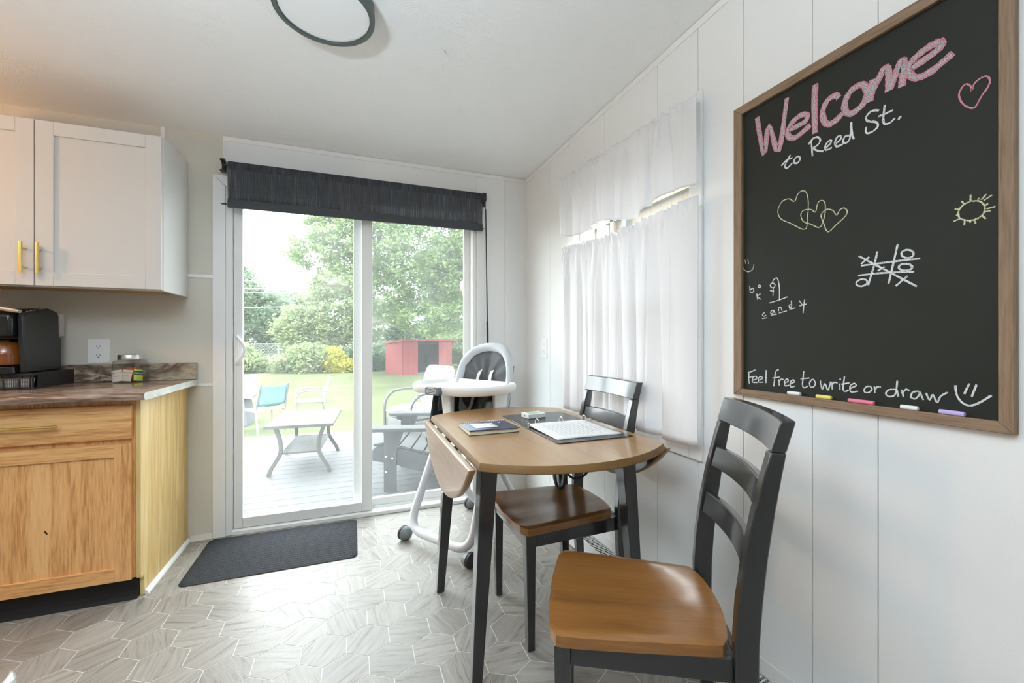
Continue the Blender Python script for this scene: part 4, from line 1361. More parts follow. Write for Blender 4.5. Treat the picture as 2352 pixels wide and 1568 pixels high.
# loose strap and cord hanging under the top
st_ = MB()
loop = [(0.712, TZ - 0.0245), (0.716, 0.68), (0.724, 0.60), (0.733, 0.572), (0.744, 0.562), (0.756, 0.574), (0.764, 0.61), (0.768, 0.68), (0.770, TZ - 0.0245)]
st_.grid([[(x, 1.435, z), (x, 1.465, z)] for x, z in loop]).build('webbing_strap', M['black'], tb, smooth=60, solid=0.002)
cp = fillet([(0.770, 1.452, 0.70), (0.776, 1.452, 0.606), (0.83, 1.452, 0.585), (0.885, 1.452, 0.622), (0.895, 1.452, TZ - 0.026)], 0.035, 5)
MB().tube(cp, 0.0045, 8).build('cord', M['black'], tb)

# ------------------------------------------------------------------ chairs: front is local -Y, seat centre over the origin
SH = 0.455


def make_chair(label):
    c = thing('dining_chair', label, 'chair', local=True, group='dining chairs at the table')
    # saddle seat
    nv, nu = 24, 28

    def halfw(v):      # v 0 front .. 1 back
        return 0.203 - 0.036 * v ** 1.3
    rows_t, rows_b = [], []
    for j in range(nv + 1):
        v = j / nv
        y = -0.205 + 0.405 * v
        e = 1.0
        rf = 0.03
        df = v * 0.405
        db = (1 - v) * 0.405
        w = halfw(v)
        if df < rf:
            w -= rf - math.sqrt(rf ** 2 - (rf - df) ** 2)
        if db < rf * 0.8:
            r2 = rf * 0.8
            w -= r2 - math.sqrt(r2 ** 2 - (r2 - db) ** 2)
        rt, rb_ = [], []
        for i in range(nu + 1):
            u = -1 + 2 * i / nu
            x = w * u
            yy = y - 0.012 * (1 - u * u) * (1 - v) + 0.022 * (1 - u * u) * v
            dish = 0.010 * (math.cos(PI * u * 0.98) * 0.5 + 0.5) * (math.sin(PI * min(1, v * 0.85 + 0.12)) ** 0.7) + 0.004 * (math.cos(3 * PI * u) * 0.5 + 0.5) * (1 - v) ** 2
            edge = min(w - abs(x), df + 0.001, db + 0.001)
            rnd_ = 0.004 * max(0, 1 - edge / 0.006) ** 2
            rt.append((x, yy, SH - dish - rnd_))
            rb_.append((x, yy, SH - 0.030))
        rows_t.append(rt)
        rows_b.append(rb_)
    s = MB()
    s.grid(rows_t)
    n0 = len(s.v)
    s.grid(rows_b)
    W = nu + 1
    for j in range(nv):
        for i0 in (0, nu):
            s.f.append((j * W + i0, (j + 1) * W + i0, n0 + (j + 1) * W + i0, n0 + j * W + i0))
    for i in range(nu):
        for j0 in (0, nv):
            s.f.append((j0 * W + i, j0 * W + i + 1, n0 + j0 * W + i + 1, n0 + j0 * W + i))
    s.build('seat', M['seat_wood'], c, smooth=40)
    zb = SH - 0.030
    for sx in (-1, 1):
        tx, gx = sx * 0.178, sx * 0.180
        MB().hexa([(gx - 0.014, -0.186, 0), (gx + 0.014, -0.186, 0), (gx + 0.014, -0.158, 0), (gx - 0.014, -0.158, 0)],
                  [(tx - 0.019, -0.194, zb), (tx + 0.019, -0.194, zb), (tx + 0.019, -0.156, zb), (tx - 0.019, -0.156, zb)]).build('leg', M['black_wood'], c, 0.0025)
        # back post: one curved board from floor to top rail
        fr_ = [(0.232, 0.0), (0.212, 0.20), (0.203, 0.40), (0.202, 0.47), (0.208, 0.56), (0.221, 0.66), (0.240, 0.76), (0.262, 0.85), (0.2735, 0.894)]
        bk = [(0.305, 0.894), (0.297, 0.85), (0.282, 0.76), (0.268, 0.66), (0.258, 0.56), (0.252, 0.47), (0.251, 0.40), (0.252, 0.20), (0.262, 0.0)]
        px = sx * 0.176
        MB().prism(fr_ + bk, px - 0.014, px + 0.014, 'x').build('back_post', M['black_wood'], c, 0.003)
        MB().hexa([(sx * 0.176 - 0.008, -0.156, zb - 0.052), (sx * 0.176 + 0.008, -0.156, zb - 0.052), (sx * 0.166 + 0.008, 0.203, zb - 0.052), (sx * 0.166 - 0.008, 0.203, zb - 0.052)],
                  [(sx * 0.176 - 0.008, -0.156, zb), (sx * 0.176 + 0.008, -0.156, zb), (sx * 0.166 + 0.008, 0.203, zb), (sx * 0.166 - 0.008, 0.203, zb)]).build('side_apron', M['black_wood'], c, 0.002)
    bx('front_apron', M['black_wood'], c, -0.159, 0.159, -0.190, -0.172, zb - 0.052, zb, 0.002)
    bx('back_apron', M['black_wood'], c, -0.162, 0.162, 0.210, 0.228, zb - 0.052, zb, 0.002)

    def slat(nm, z0, z1, yl0, yl1, hw, bow, th, tilt):
        rows_ = []
        prof_ = [(0, z0), (0, z1), (th, z1), (th, z0)]
        n = 16
        for i in range(n + 1):
            u = -1 + 2 * i / n
            off = bow * (1 - u * u)
            row = []
            for a, z in prof_:
                t = (z - z0) / (z1 - z0)
                row.append((hw * u, lerp(yl0, yl1, t) + off + a, z))
            rows_.append(row)
        q = MB().grid(rows_, closed=True)
        q.f.append((0, 1, 2, 3))
        b0 = n * 4
        q.f.append((b0 + 3, b0 + 2, b0 + 1, b0))
        return q.build(nm, M['black_wood'], c, 0.003, smooth=50)
    slat('top_rail', 0.8945, 0.963, 0.2730, 0.292, 0.190, 0.020, 0.031, 0)
    slat('back_slat', 0.762, 0.820, 0.247, 0.262, 0.1625, 0.022, 0.018, 0)
    slat('back_slat', 0.622, 0.684, 0.222, 0.233, 0.1625, 0.022, 0.018, 0)
    return c


chA = make_chair('charcoal ladder-back chair with brown wood seat pulled out nearest the camera')
chA.location = (0.705, 0.953, 0)
chA.rotation_euler = (0, 0, math.atan2(-0.51, 0.86) - PI / 2)
chB = copy_tree(chA)
chB['label'] = 'charcoal ladder-back chair pushed under the table, its back against the curtain'
chB.location = (0.780, 1.600, 0)
chB.rotation_euler = (0, 0, -PI / 2)

# ------------------------------------------------------------------ on the table
nb = thing('spiral_notebook', 'navy spiral notebook with a white label and cream pages on the table', 'notebook', (0.51, 1.625, TZ))
Mn = Matrix.Translation((0.509, 1.624, TZ + 0.0005))
MB().box(-0.101, 0.101, -0.086, 0.086, 0, 0.0012, Mn).build('back_cover', M['black'], nb, 0.0004)
MB().box(-0.098, 0.098, -0.083, 0.080, 0.0012, 0.0150, Mn).build('page_block', mat('cream_pages', (0.76, 0.72, 0.58), 0.8), nb, 0.0006)
cvr = MB()
cr_rows = []
for j in range(9):
    v = j / 8
    y = 0.086 - 0.176 * v
    lift = 0.003 * v * v
    cr_rows.append([(-0.101, y, 0.0158 + lift), (0, y, 0.0158 + lift * 0.6), (0.101 + 0.006 * v, y, 0.0158 + lift * 0.2)])
cvr.grid([[tuple(Mn @ Vector(p)) for p in r] for r in cr_rows])
navy = mat('navy_cover', (0.028, 0.040, 0.105), 0.4)
cvo = cvr.build('front_cover', navy, nb, smooth=60, solid=0.0008)
lb = MB().grid([[tuple(Mn @ Vector((x, 0.045 - 0.092 * v, 0.0168 + 0.003 * ((0.041 + 0.092 * v) / 0.176) ** 2 * 1.0))) for x in (-0.062, 0.0, 0.030)] for v in (0, 0.25, 0.5, 0.75, 1)])
lb.build('label', M['paper'], cvo, smooth=60, solid=0.0003)
ln = MB()
rnd = random.Random(4)
for r_ in range(4):
    for c_ in range(3):
        x = -0.052 + c_ * 0.028 + rnd.uniform(-0.003, 0.003)
        y = 0.034 - r_ * 0.020
        pts = [(x + 0.018 * k / 6, y + rnd.uniform(-0.003, 0.003), 0.0186 + 0.0016 * max(0, r_ - 1)) for k in range(7)]
        ln.tube([Mn @ Vector(p) for p in pts], 0.00035, 4)
ln.build('handwriting', mat('pencil_grey', (0.40, 0.40, 0.42), 0.8), cvo, smooth=0, fixn=False)
MB().box(-0.012, 0.012, -0.0016, 0.0016, 0, 0.0003, Mn @ Matrix.Translation((0.062, 0.036, 0.0180)) @ Matrix.Rotation(0.9, 4, 'Z')).build('cover_mark', M['paper'], cvo, smooth=0)
for k in range(22):
    x = -0.095 + k * 0.00905
    ringp = [Mn @ Vector((x, 0.083 + 0.0078 * math.cos(a), 0.0095 + 0.0095 * math.sin(a))) for a in [2 * PI * q / 12 for q in range(12)]]
    MB().tube(ringp, 0.0011, 6, closed=True).build('spiral_ring', M['white_plastic'], nb)

bd = thing('ring_binder', 'open black three-ring binder with typed pages on the table', 'binder', (0.82, 1.60, TZ))
BDX0, BDX1 = 0.664, 0.978
Mb = Matrix.Translation((0.0, 0.0, TZ + 0.0006)) @ Matrix.Translation((0.82, 1.60, 0)) @ Matrix.Rotation(math.radians(1.0), 4, 'Z') @ Matrix.Translation((-0.82, -1.60, 0))
bk_m = mat('black_binder_vinyl', (0.020, 0.022, 0.024), 0.25)
MB().box(BDX0, BDX1, 1.312, 1.582, 0, 0.003, Mb).build('front_cover', bk_m, bd, 0.001)
MB().box(BDX0, BDX1, 1.583, 1.617, 0, 0.003, Mb).build('spine', bk_m, bd, 0.001)
MB().box(BDX0, BDX1, 1.618, 1.885, 0, 0.003, Mb).build('back_cover', bk_m, bd, 0.001)
MB().box(BDX0 + 0.02, BDX1 - 0.01, 1.588, 1.612, 0.003, 0.005, Mb).build('ring_plate', M['steel'], bd, 0.0006)
for x in (0.716, 0.828, 0.940):
    ringp = [Mb @ Vector((x, 1.60 + 0.020 * math.cos(a), 0.0185 + 0.0155 * math.sin(a))) for a in [2 * PI * q / 20 for q in range(20)]]
    MB().tube(ringp, 0.0016, 8, closed=True).build('ring', M['chrome'], bd)
for x in (BDX0 + 0.014, BDX1 - 0.004):
    MB().prism([(1.594, 0.003), (1.607, 0.003), (1.604, 0.012), (1.6025, 0.020), (1.5985, 0.020), (1.597, 0.012)], x - 0.004, x + 0.004, 'x', Mb).build('lever', M['chrome'], bd, 0.001)
pg = MB()
prow = []
for j in range(13):
    v = j / 12
    y = 1.617 - 0.262 * v
    prow.append([tuple(Mb @ Vector((BDX0 + 0.016 + (0.282) * u, y, 0.0098 - 0.0055 * v + 0.010 * max(0, u - 0.55) ** 2 * (1 - v) * 6 * (1 - u) + 0.0008 * math.sin(5 * u)))) for u in [i / 10 for i in range(11)]])
pgo = pg.grid(prow).build('page_stack', M['paper'], bd, smooth=60, solid=0.004)
tx = MB()
rnd = random.Random(9)
for r_ in range(13):       # rows of typing, read from the right-hand edge of the table
    u0 = 0.86 - r_ * 0.058
    v0 = 0.18
    while v0 < 0.86:
        v1 = min(0.88, v0 + rnd.uniform(0.03, 0.10))
        if r_ == 1 or r_ == 3:
            if not 0.35 < v0 < 0.7:
                v0 = v1 + 0.02
                continue
        h_ = 0.010 if r_ not in (1, 3) else 0.018

        def pt(u, v):
            return tuple(Mb @ Vector((BDX0 + 0.016 + 0.282 * u, 1.617 - 0.262 * v, 0.0098 - 0.0055 * v + 0.010 * max(0, u - 0.55) ** 2 * (1 - v) * 6 * (1 - u) + 0.0008 * math.sin(5 * u) + 0.0024)))
        tx.add([pt(u0, v0), pt(u0 + h_, v0), pt(u0 + h_, v1), pt(u0, v1)], [(0, 1, 2, 3)])
        v0 = v1 + 0.012
tx.build('typed_lines', mat('printed_grey', (0.42, 0.42, 0.44), 0.8), pgo, smooth=0, fixn=False)

kb = thing('card_box', 'small white and green box of playing cards on the open binder', 'box', (0.78, 1.79, TZ + 0.004))
Mk = Matrix.Translation((0.784, 1.792, TZ + 0.0042)) @ Matrix.Rotation(math.radians(9), 4, 'Z')
MB().box(-0.047, 0.047, -0.032, 0.032, 0, 0.0195, Mk).build('carton', M['paper'], kb, 0.0012)
MB().box(-0.032, 0.034, -0.021, 0.021, 0.0194, 0.0199, Mk).build('green_panel', mat('sage_green_print', (0.36, 0.52, 0.38), 0.6), kb, smooth=0)
lt = text('lettering', 'PLAYING CARDS', 0.0098, mat('print_dark', (0.12, 0.12, 0.13), 0.8), kb, Mk @ Matrix.Translation((0, -0.0323, 0.006)) @ Matrix.Rotation(PI / 2, 4, 'X'), 'CENTER', 0.0001)
MB().lathe([(0.004, 0), (0.004, 0.0004)], 10, Mk @ Matrix.Translation((-0.0472, 0, 0.010)) @ Matrix.Rotation(-PI / 2, 4, 'Y')).build('maker_mark', mat('print_dark', (0.12, 0.12, 0.13), 0.8), kb)

# ------------------------------------------------------------------ high chair: front is local -Y
hc = thing('high_chair', 'grey and white baby high chair with padded seat and white tray beside the glass door', 'high chair', (0.58, 2.35, 0), math.radians(-57), local=True)
g_light = mat('pale_grey_plastic', (0.66, 0.67, 0.70), 0.35)
g_mid = mat('slate_grey_plastic', (0.16, 0.178, 0.185), 0.42)
g_fab = mat('dark_grey_padding', (0.085, 0.092, 0.100), 0.7, bump=0.25, bscale=14)
g_pipe = mat('light_grey_padding', (0.50, 0.53, 0.56), 0.7, bump=0.15, bscale=16)


ftube = fillet([(-0.185, 0.035, 0.62), (-0.236, -0.185, 0.062), (0.236, -0.185, 0.062), (0.185, 0.035, 0.62)], 0.115, 8)
MB().tube(ftube, 0.0235, 14).build('front_frame', g_light, hc)
rtube = fillet([(-0.185, -0.02, 0.60), (-0.205, 0.33, 0.062), (0.205, 0.33, 0.062), (0.185, -0.02, 0.60)], 0.10, 8)
MB().tube(rtube, 0.021, 14).build('rear_frame', g_light, hc)
for sx in (-1, 1):
    for yy in (-0.205, 0.345):
        w = MB()
        Mw = Matrix.Translation((sx * 0.246, yy, 0.0395)) @ Matrix.Rotation(sx * PI / 2, 4, 'Y')
        w.lathe([(0.012, -0.045), (0.030, -0.03), (0.037, -0.008), (0.039, 0.0)], 24, Mw)
        wo = w.build('wheel', g_mid, hc)
        MB().lathe([(0.0355, 0.003), (0.0395, 0.005), (0.0395, 0.016), (0.034, 0.021), (0.012, 0.023)], 24, Mw).build('tyre', M['black'], wo)
# side hubs with upright posts
for sx in (-1, 1):
    MB().prism([(-0.075, 0.50), (0.085, 0.50), (0.10, 0.62), (0.055, 0.80), (-0.015, 0.80), (-0.06, 0.62)], sx * 0.182 - 0.02, sx * 0.182 + 0.02, 'x').build('side_post', g_mid, hc, 0.008, seg=3)
# seat shell and tray arms
MB().hexa([(-0.15, -0.13, 0.545), (0.15, -0.13, 0.545), (0.15, 0.20, 0.535), (-0.15, 0.20, 0.535)], [(-0.16, -0.14, 0.59), (0.16, -0.14, 0.59), (0.16, 0.21, 0.58), (-0.16, 0.21, 0.58)]).build('seat_shell', g_mid, hc, 0.010)
MB().hexa([(-0.14, -0.12, 0.588), (0.14, -0.12, 0.588), (0.14, 0.20, 0.58), (-0.14, 0.20, 0.58)], [(-0.145, -0.13, 0.63), (0.145, -0.13, 0.63), (0.145, 0.21, 0.625), (-0.145, 0.21, 0.625)]).build('seat_cushion', g_fab, hc, 0.02, seg=3)
for sx in (-1, 1):
    MB().hexa([(sx * 0.160 - 0.008, -0.10, 0.63), (sx * 0.160 + 0.008, -0.10, 0.63), (sx * 0.160 + 0.008, 0.20, 0.63), (sx * 0.160 - 0.008, 0.20, 0.63)],
              [(sx * 0.185 - 0.008, -0.04, 0.83), (sx * 0.185 + 0.008, -0.04, 0.83), (sx * 0.185 + 0.008, 0.22, 0.85), (sx * 0.185 - 0.008, 0.22, 0.85)]).build('side_panel', mat('deep_green_grey_cloth', (0.035, 0.045, 0.043), 0.8), hc, 0.006)
    MB().hexa([(sx * 0.200 - 0.010, 0.05, 0.66), (sx * 0.200 + 0.010, 0.05, 0.66), (sx * 0.200 + 0.010, 0.13, 0.66), (sx * 0.200 - 0.010, 0.13, 0.66)],
              [(sx * 0.215 - 0.010, 0.02, 0.846), (sx * 0.215 + 0.010, 0.02, 0.846), (sx * 0.215 + 0.010, 0.15, 0.846), (sx * 0.215 - 0.010, 0.15, 0.846)]).build('tray_arm', M['white_plastic'], hc, 0.006)
MB().hexa([(-0.028, -0.115, 0.63), (0.028, -0.115, 0.63), (0.028, -0.085, 0.63), (-0.028, -0.085, 0.63)], [(-0.035, -0.13, 0.838), (0.035, -0.13, 0.838), (0.035, -0.09, 0.838), (-0.035, -0.09, 0.838)]).build('centre_post', M['white_plastic'], hc, 0.008)


def dshape(w, yf, yb, r, n=8):
    """rounded tray outline, fuller at the front"""
    pts = []
    for cx, cy, a0, rr_ in ((w - r, yf + r, -PI / 2, r), (w - r * 0.5, yb - r * 0.5, 0, r * 0.5), (-w + r * 0.5, yb - r * 0.5, PI / 2, r * 0.5), (-w + r, yf + r, PI, r)):
        for k in range(n + 1):
            a = a0 + PI / 2 * k / n
            pts.append((cx + rr_ * math.cos(a), cy + rr_ * math.sin(a)))
    # bow the front edge forward
    return [(x, y - 0.030 * max(0, 1 - (x / w) ** 2) * max(0.0, min(1.0, (yb - y) / (yb - yf)))) for x, y in pts]


base = dshape(0.288, -0.185, 0.185, 0.15)
cyt = 0.0
tr_ = MB()
rings = []
for sc_, z in ((0.90, 0.846), (0.95, 0.842), (0.975, 0.846), (1.0, 0.872), (0.995, 0.886), (0.975, 0.891), (0.955, 0.887), (0.93, 0.868), (0.86, 0.862), (0.5, 0.861)):
    rings.append([(x * sc_, cyt + (y - cyt) * (1 - (1 - sc_) * 1.5), z) for x, y in base])
tr_.grid(rings, closed=True)
tr_.f.append(tuple(range(len(base)))[::-1])
tr_.f.append(tuple(range((len(rings) - 1) * len(base), len(rings) * len(base))))
tro = tr_.build('tray', M['white_plastic'], hc, smooth=60)
bdg = MB().prism(rrect(-0.052, 0.052, 0.842, 0.886, 0.012), -0.232, -0.20, 'y')
bo = bdg.build('tray_catch', g_mid, tro, 0.005)
el = [(0.036 * math.cos(a), 0.864 + 0.014 * math.sin(a)) for a in [2 * PI * k / 28 for k in range(28)]]
MB().tube([(x, -0.2325, z) for x, z in el], 0.0013, 6, closed=True).build('oval_mark', M['white_plastic'], bo)
text('lettering', 'GRACO', 0.0175, M['white_plastic'], bo, Matrix.Translation((0, -0.2325, 0.858)) @ Matrix.Rotation(PI / 2, 4, 'X'), 'CENTER', 0.0003)


def pad(name, m, inner, outer, zc, hz, yfun, thick, puff, parent, seed=0, wr=0.0):
    """padded rounded back: ring between two superellipse radii, or a full pad when inner is 0"""
    n, k_ = 56, 10
    rnd = random.Random(seed)
    fr_, bk_ = [], []
    for j in range(k_ + 1):
        r_ = inner + (outer - inner) * j / k_
        t = (r_ - inner) / (outer - inner)
        bulge = puff * math.sin(PI * (0.08 + 0.84 * t)) if inner else puff * math.sqrt(max(0, 1 - t ** 4))
        rf, rbk = [], []
        for i in range(n):
            a = 2 * PI * i / n
            ca, sa = math.cos(a), math.sin(a)
            e = 2 / 2.5
            x = hz[0] * r_ * math.copysign(abs(ca) ** e, ca)
            z = hz[1] * r_ * math.copysign(abs(sa) ** e, sa)
            wob = wr * math.sin(11 * a + 4 * t) * t + 0.6 * wr * math.sin(23 * x + 31 * z) + (0.9 * wr * (1 - 2 * abs(math.sin(5.5 * a + 0.8 * math.sin(3 * a)))) * t if not inner else 0) - (2.2 * wr * math.exp(-(x / 0.012) ** 2) if not inner else 0)
            y = yfun(x, zc + z)
            rf.append((x, y - bulge - wob, zc + z))
            rbk.append((x, y + thick * (1 - t * 0.3), zc + z))
        fr_.append(rf)
        bk_.append(rbk)
    q = MB()
    q.grid(fr_ + bk_[::-1] + ([fr_[0]] if inner else []), closed=True)
    return q.build(name, m, parent, smooth=70)


def yback(x, z):
    return 0.215 + 0.20 * (z - 0.80) - 0.55 * x * x * 2.2


bp_ = pad('back_pad_border', g_pipe, 0.79, 1.0, 0.87, (0.216, 0.245), yback, 0.03, 0.022, hc, 3, 0.0025)
pad('back_pad', g_fab, 0.0, 0.84, 0.865, (0.216, 0.245), yback, 0.02, 0.020, hc, 4, 0.0050)
MB().grid([[(x, yback(x, z) + 0.035, z) for x in [-0.19 + 0.038 * i for i in range(11)]] for z in [0.62 + 0.04 * j for j in range(10)]]).build('back_shell', g_mid, hc, smooth=80, solid=0.012)
for sx in (-1, 1):
    MB().tube([(sx * 0.045, yback(0.045, 0.955) - 0.012, 0.960), (sx * 0.047, yback(0.045, 0.92) - 0.034, 0.92), (sx * 0.052, yback(0.05, 0.84) - 0.043, 0.84), (sx * 0.06, yback(0.06, 0.74) - 0.05, 0.74), (sx * 0.05, 0.06, 0.64)], 0.011, sec=[(1, 0.1), (-1, 0.1), (-1, -0.1), (1, -0.1)], up=(0, -1, 0.2)).build('harness_strap', mat('pale_webbing', (0.60, 0.60, 0.59), 0.8), hc)


# ------------------------------------------------------------------ outdoors: deck and lawn
ZD, ZG = -0.12, -0.62
grass_m = mat('summer_lawn', (0.082, 0.094, 0.044), 0.95, spec=0.1, var=0.25, vscale=0.8, bump=0.5, bscale=60)
struct('lawn', bx('lawn', grass_m, None, -60, 60, 2.9, 90, ZG - 0.2, ZG), 'sunlit mown lawn behind the house', 'lawn')
dk = struct('deck', MB().box(-3.0, 2.2, 3.02, 6.20, ZD - 0.20, ZD - 0.03).build('deck', mat('deck_joists', (0.20, 0.19, 0.18), 0.9), None), 'pale grey plank deck outside the sliding door', 'deck')
dkm = wood('grey_deck_board', [(0.3, (0.050, 0.050, 0.051)), (0.6, (0.080, 0.080, 0.082)), (0.8, (0.090, 0.090, 0.092))], 0, 8, 14, 0.6, 0.15, rnd=True)
bm_me = None
for k in range(23):
    y = 3.025 + k * 0.139
    if bm_me is None:
        o = MB().box(-3.0, 2.2, 0.0, 0.134, -0.028, 0.0).build('deck_board', dkm, dk, 0.003, seg=1)
        bm_me = o.data
    else:
        o = bpy.data.objects.new('deck_board', bm_me)
        link(o, dk)
        md = o.modifiers.new('rounding', 'BEVEL')
        md.width = 0.003
        md.segments = 1
    o.location = (0, y, ZD)

# outside face of the house and porch: white lap siding along the right of the deck
sdm = mat('white_lap_siding', (0.74, 0.75, 0.75), 0.5)
sw = struct('wall_porch', bx('wall_porch', sdm, None, 1.34, 1.42, 3.02, 5.20, ZG, 2.9), 'white lap sided porch wall right of the deck', 'wall')
nb_ = 15
for k in range(nb_):
    z = -0.3 + k * 0.20
    MB().prism([(1.34, z), (1.315, z - 0.004), (1.332, z + 0.205), (1.34, z + 0.205)], 3.02, 5.24, 'y').build('siding_board', sdm, sw, smooth=0)
bx('corner_board', sdm, sw, 1.322, 1.43, 5.20, 5.232, ZG, 1.75, 0.003)
# porch room behind the curtained window: tan boards
tanm = wood('tan_porch_board', [(0.3, (0.075, 0.052, 0.027)), (0.6, (0.10, 0.073, 0.042)), (0.8, (0.115, 0.087, 0.052))], 2, 6, 12, 0.6, 0.1, rnd=True)
pw = struct('wall_porch', bx('wall_porch_far', tanm, None, 4.22, 4.28, -1.0, 9.0, ZG, 3.45), 'tan board wall of the porch seen between the curtains', 'wall')
tb_me = None
for k in range(33):
    y = 1.2 + k * 0.222
    if tb_me is None:
        o = MB().box(4.20, 4.22, 0.0, 0.218, ZD, 3.46).build('board', tanm, pw, 0.004, seg=1)
        tb_me = o.data
    else:
        o = bpy.data.objects.new('board', tb_me)
        link(o, pw)
    o.location = (0, y, 0)
bx('rail', tanm, pw, 4.12, 4.20, 1.2, 8.4, 3.13, 3.24, 0.003)
bx('post', M['trim'], pw, 4.08, 4.20, 6.30, 6.50, ZD, 3.45, 0.003)
bx('post', mat('dark_post', (0.05, 0.06, 0.06), 0.6), pw, 4.12, 4.20, 5.70, 5.82, ZD, 3.45, 0.003)
bx('post', mat('dark_brown_post', (0.13, 0.10, 0.07), 0.6), pw, 4.12, 4.20, 6.05, 6.15, ZD, 3.45, 0.003)
struct('floor_porch', bx('floor_porch', mat('porch_floor', (0.35, 0.33, 0.30), 0.8), None, 1.43, 4.22, -1.0, 5.2, ZD - 0.06, ZD), 'plain porch floor beyond the curtained window', 'floor')

# yellow flower ornament on the corner of the siding
fo = thing('flower_ornament', 'yellow metal flower ornament hung on the white siding', 'ornament', (1.30, 5.10, 1.80))
yel = mat('butter_yellow_metal', (0.72, 0.58, 0.16), 0.5)
for k in range(8):
    a = 2 * PI * k / 8
    Mf = Matrix.Translation((1.275, 5.12, 1.80)) @ Matrix.Rotation(a, 4, 'X') @ Matrix.Rotation(0.25, 4, 'Y')
    pts = [(0.05 * math.sin(PI * t) ** 0.8, 0.05 + 0.16 * t) for t in [q / 8 for q in range(9)]]
    poly = [(x, y) for x, y in pts] + [(-x, y) for x, y in pts[1:-1]][::-1]
    MB().prism([(p[0], p[1]) for p in poly], -0.004, 0.004, 'x', Mf).build('petal', yel, fo, 0.001)
MB().lathe([(0.062, -0.006), (0.060, 0.012), (0.04, 0.026), (0.0, 0.032)], 20, Matrix.Translation((1.275, 5.12, 1.80)) @ Matrix.Rotation(-PI / 2, 4, 'Y'), cap=False).build('centre', mat('taupe_metal', (0.30, 0.25, 0.20), 0.5), fo)
MB().cyl((1.275, 5.12, 1.80), (1.33, 5.12, 1.80), 0.01, 8).build('peg', yel, fo)

# ------------------------------------------------------------------ deck furniture
alu = mat('taupe_grey_aluminium', (0.075, 0.071, 0.067), 0.5)
wick = wood('grey_wicker', [(0.35, (0.09, 0.088, 0.085)), (0.6, (0.22, 0.215, 0.21))], 0, 40, 3, 0.7, 0.6)
ctz = 0.345
pt_ = thing('patio_table', 'low grey metal patio table with glass top and woven lower shelf', 'table', (-0.44, 4.76, ZD))
Mt = Matrix.Translation((-0.443, 4.755, 0)) @ Matrix.Rotation(math.radians(-3.5), 4, 'Z')
tx0, tx1, ty0, ty1 = -0.292, 0.292, -0.425, 0.425
fm = MB()
for a, b_, c_, d_ in ((tx0, tx1, ty0, ty0 + 0.03), (tx0, tx1, ty1 - 0.03, ty1), (tx0, tx0 + 0.03, ty0 + 0.03, ty1 - 0.03), (tx1 - 0.03, tx1, ty0 + 0.03, ty1 - 0.03)):
    fm.box(a, b_, c_, d_, ctz - 0.028, ctz, Mt)
fm.build('top_frame', alu, pt_, 0.002)
gt = mat('rippled_dark_glass', (0.07, 0.085, 0.07), 0.45, spec=0.12, bump=0.5, bscale=45, var=0.3, vscale=30)
MB().box(tx0 + 0.028, tx1 - 0.028, ty0 + 0.028, ty1 - 0.028, ctz - 0.010, ctz - 0.002, Mt).build('glass_top', gt, pt_)
for sx in (-1, 1):
    for sy in (-1, 1):
        lp = []
        for k in range(13):
            t = k / 12
            bowx = -0.045 * math.sin(PI * min(1, t * 1.15)) + 0.055 * max(0, t - 0.55) / 0.45
            lp.append(Mt @ Vector((sx * (0.205 + bowx), sy * (0.375 + 0.03 * max(0, t - 0.5)), ctz - 0.028 - (ctz - 0.028 - ZD) * t)))
        MB().tube(lp, 0.017, sec=[(1, 0.85), (-1, 0.85), (-1, -0.85), (1, -0.85)], up=tuple(Mt.to_3x3() @ Vector((0, 1, 0)))).build('leg', alu, pt_, 0.002, smooth=50)
sz = 0.085
shelf = thing_part('shelf', pt_)
bxm = MB()
for a, b_, c_, d_ in ((-0.17, 0.17, -0.37, -0.352), (-0.17, 0.17, 0.352, 0.37), (-0.17, -0.152, -0.352, 0.352), (0.152, 0.17, -0.352, 0.352)):
    bxm.box(a, b_, c_, d_, sz - 0.018, sz, Mt)
bxm.build('shelf_frame', alu, shelf, 0.002)
wv = MB()
for k in range(40):
    y = -0.35 + 0.7 * (k + 0.5) / 40
    rows = [[(-0.153 + 0.306 * i / 24, y + d, sz - 0.004 + 0.0035 * (1 if (i + k) % 2 else -1)) for i in range(25)] for d in (-0.0078, 0.0078)]
    wv.grid([[tuple(Mt @ Vector(p)) for p in r] for r in rows])
wvo = wv.build('woven_strands', wick, shelf, smooth=0, solid=0.002, fixn=False)
wvo['kind'] = 'stuff'

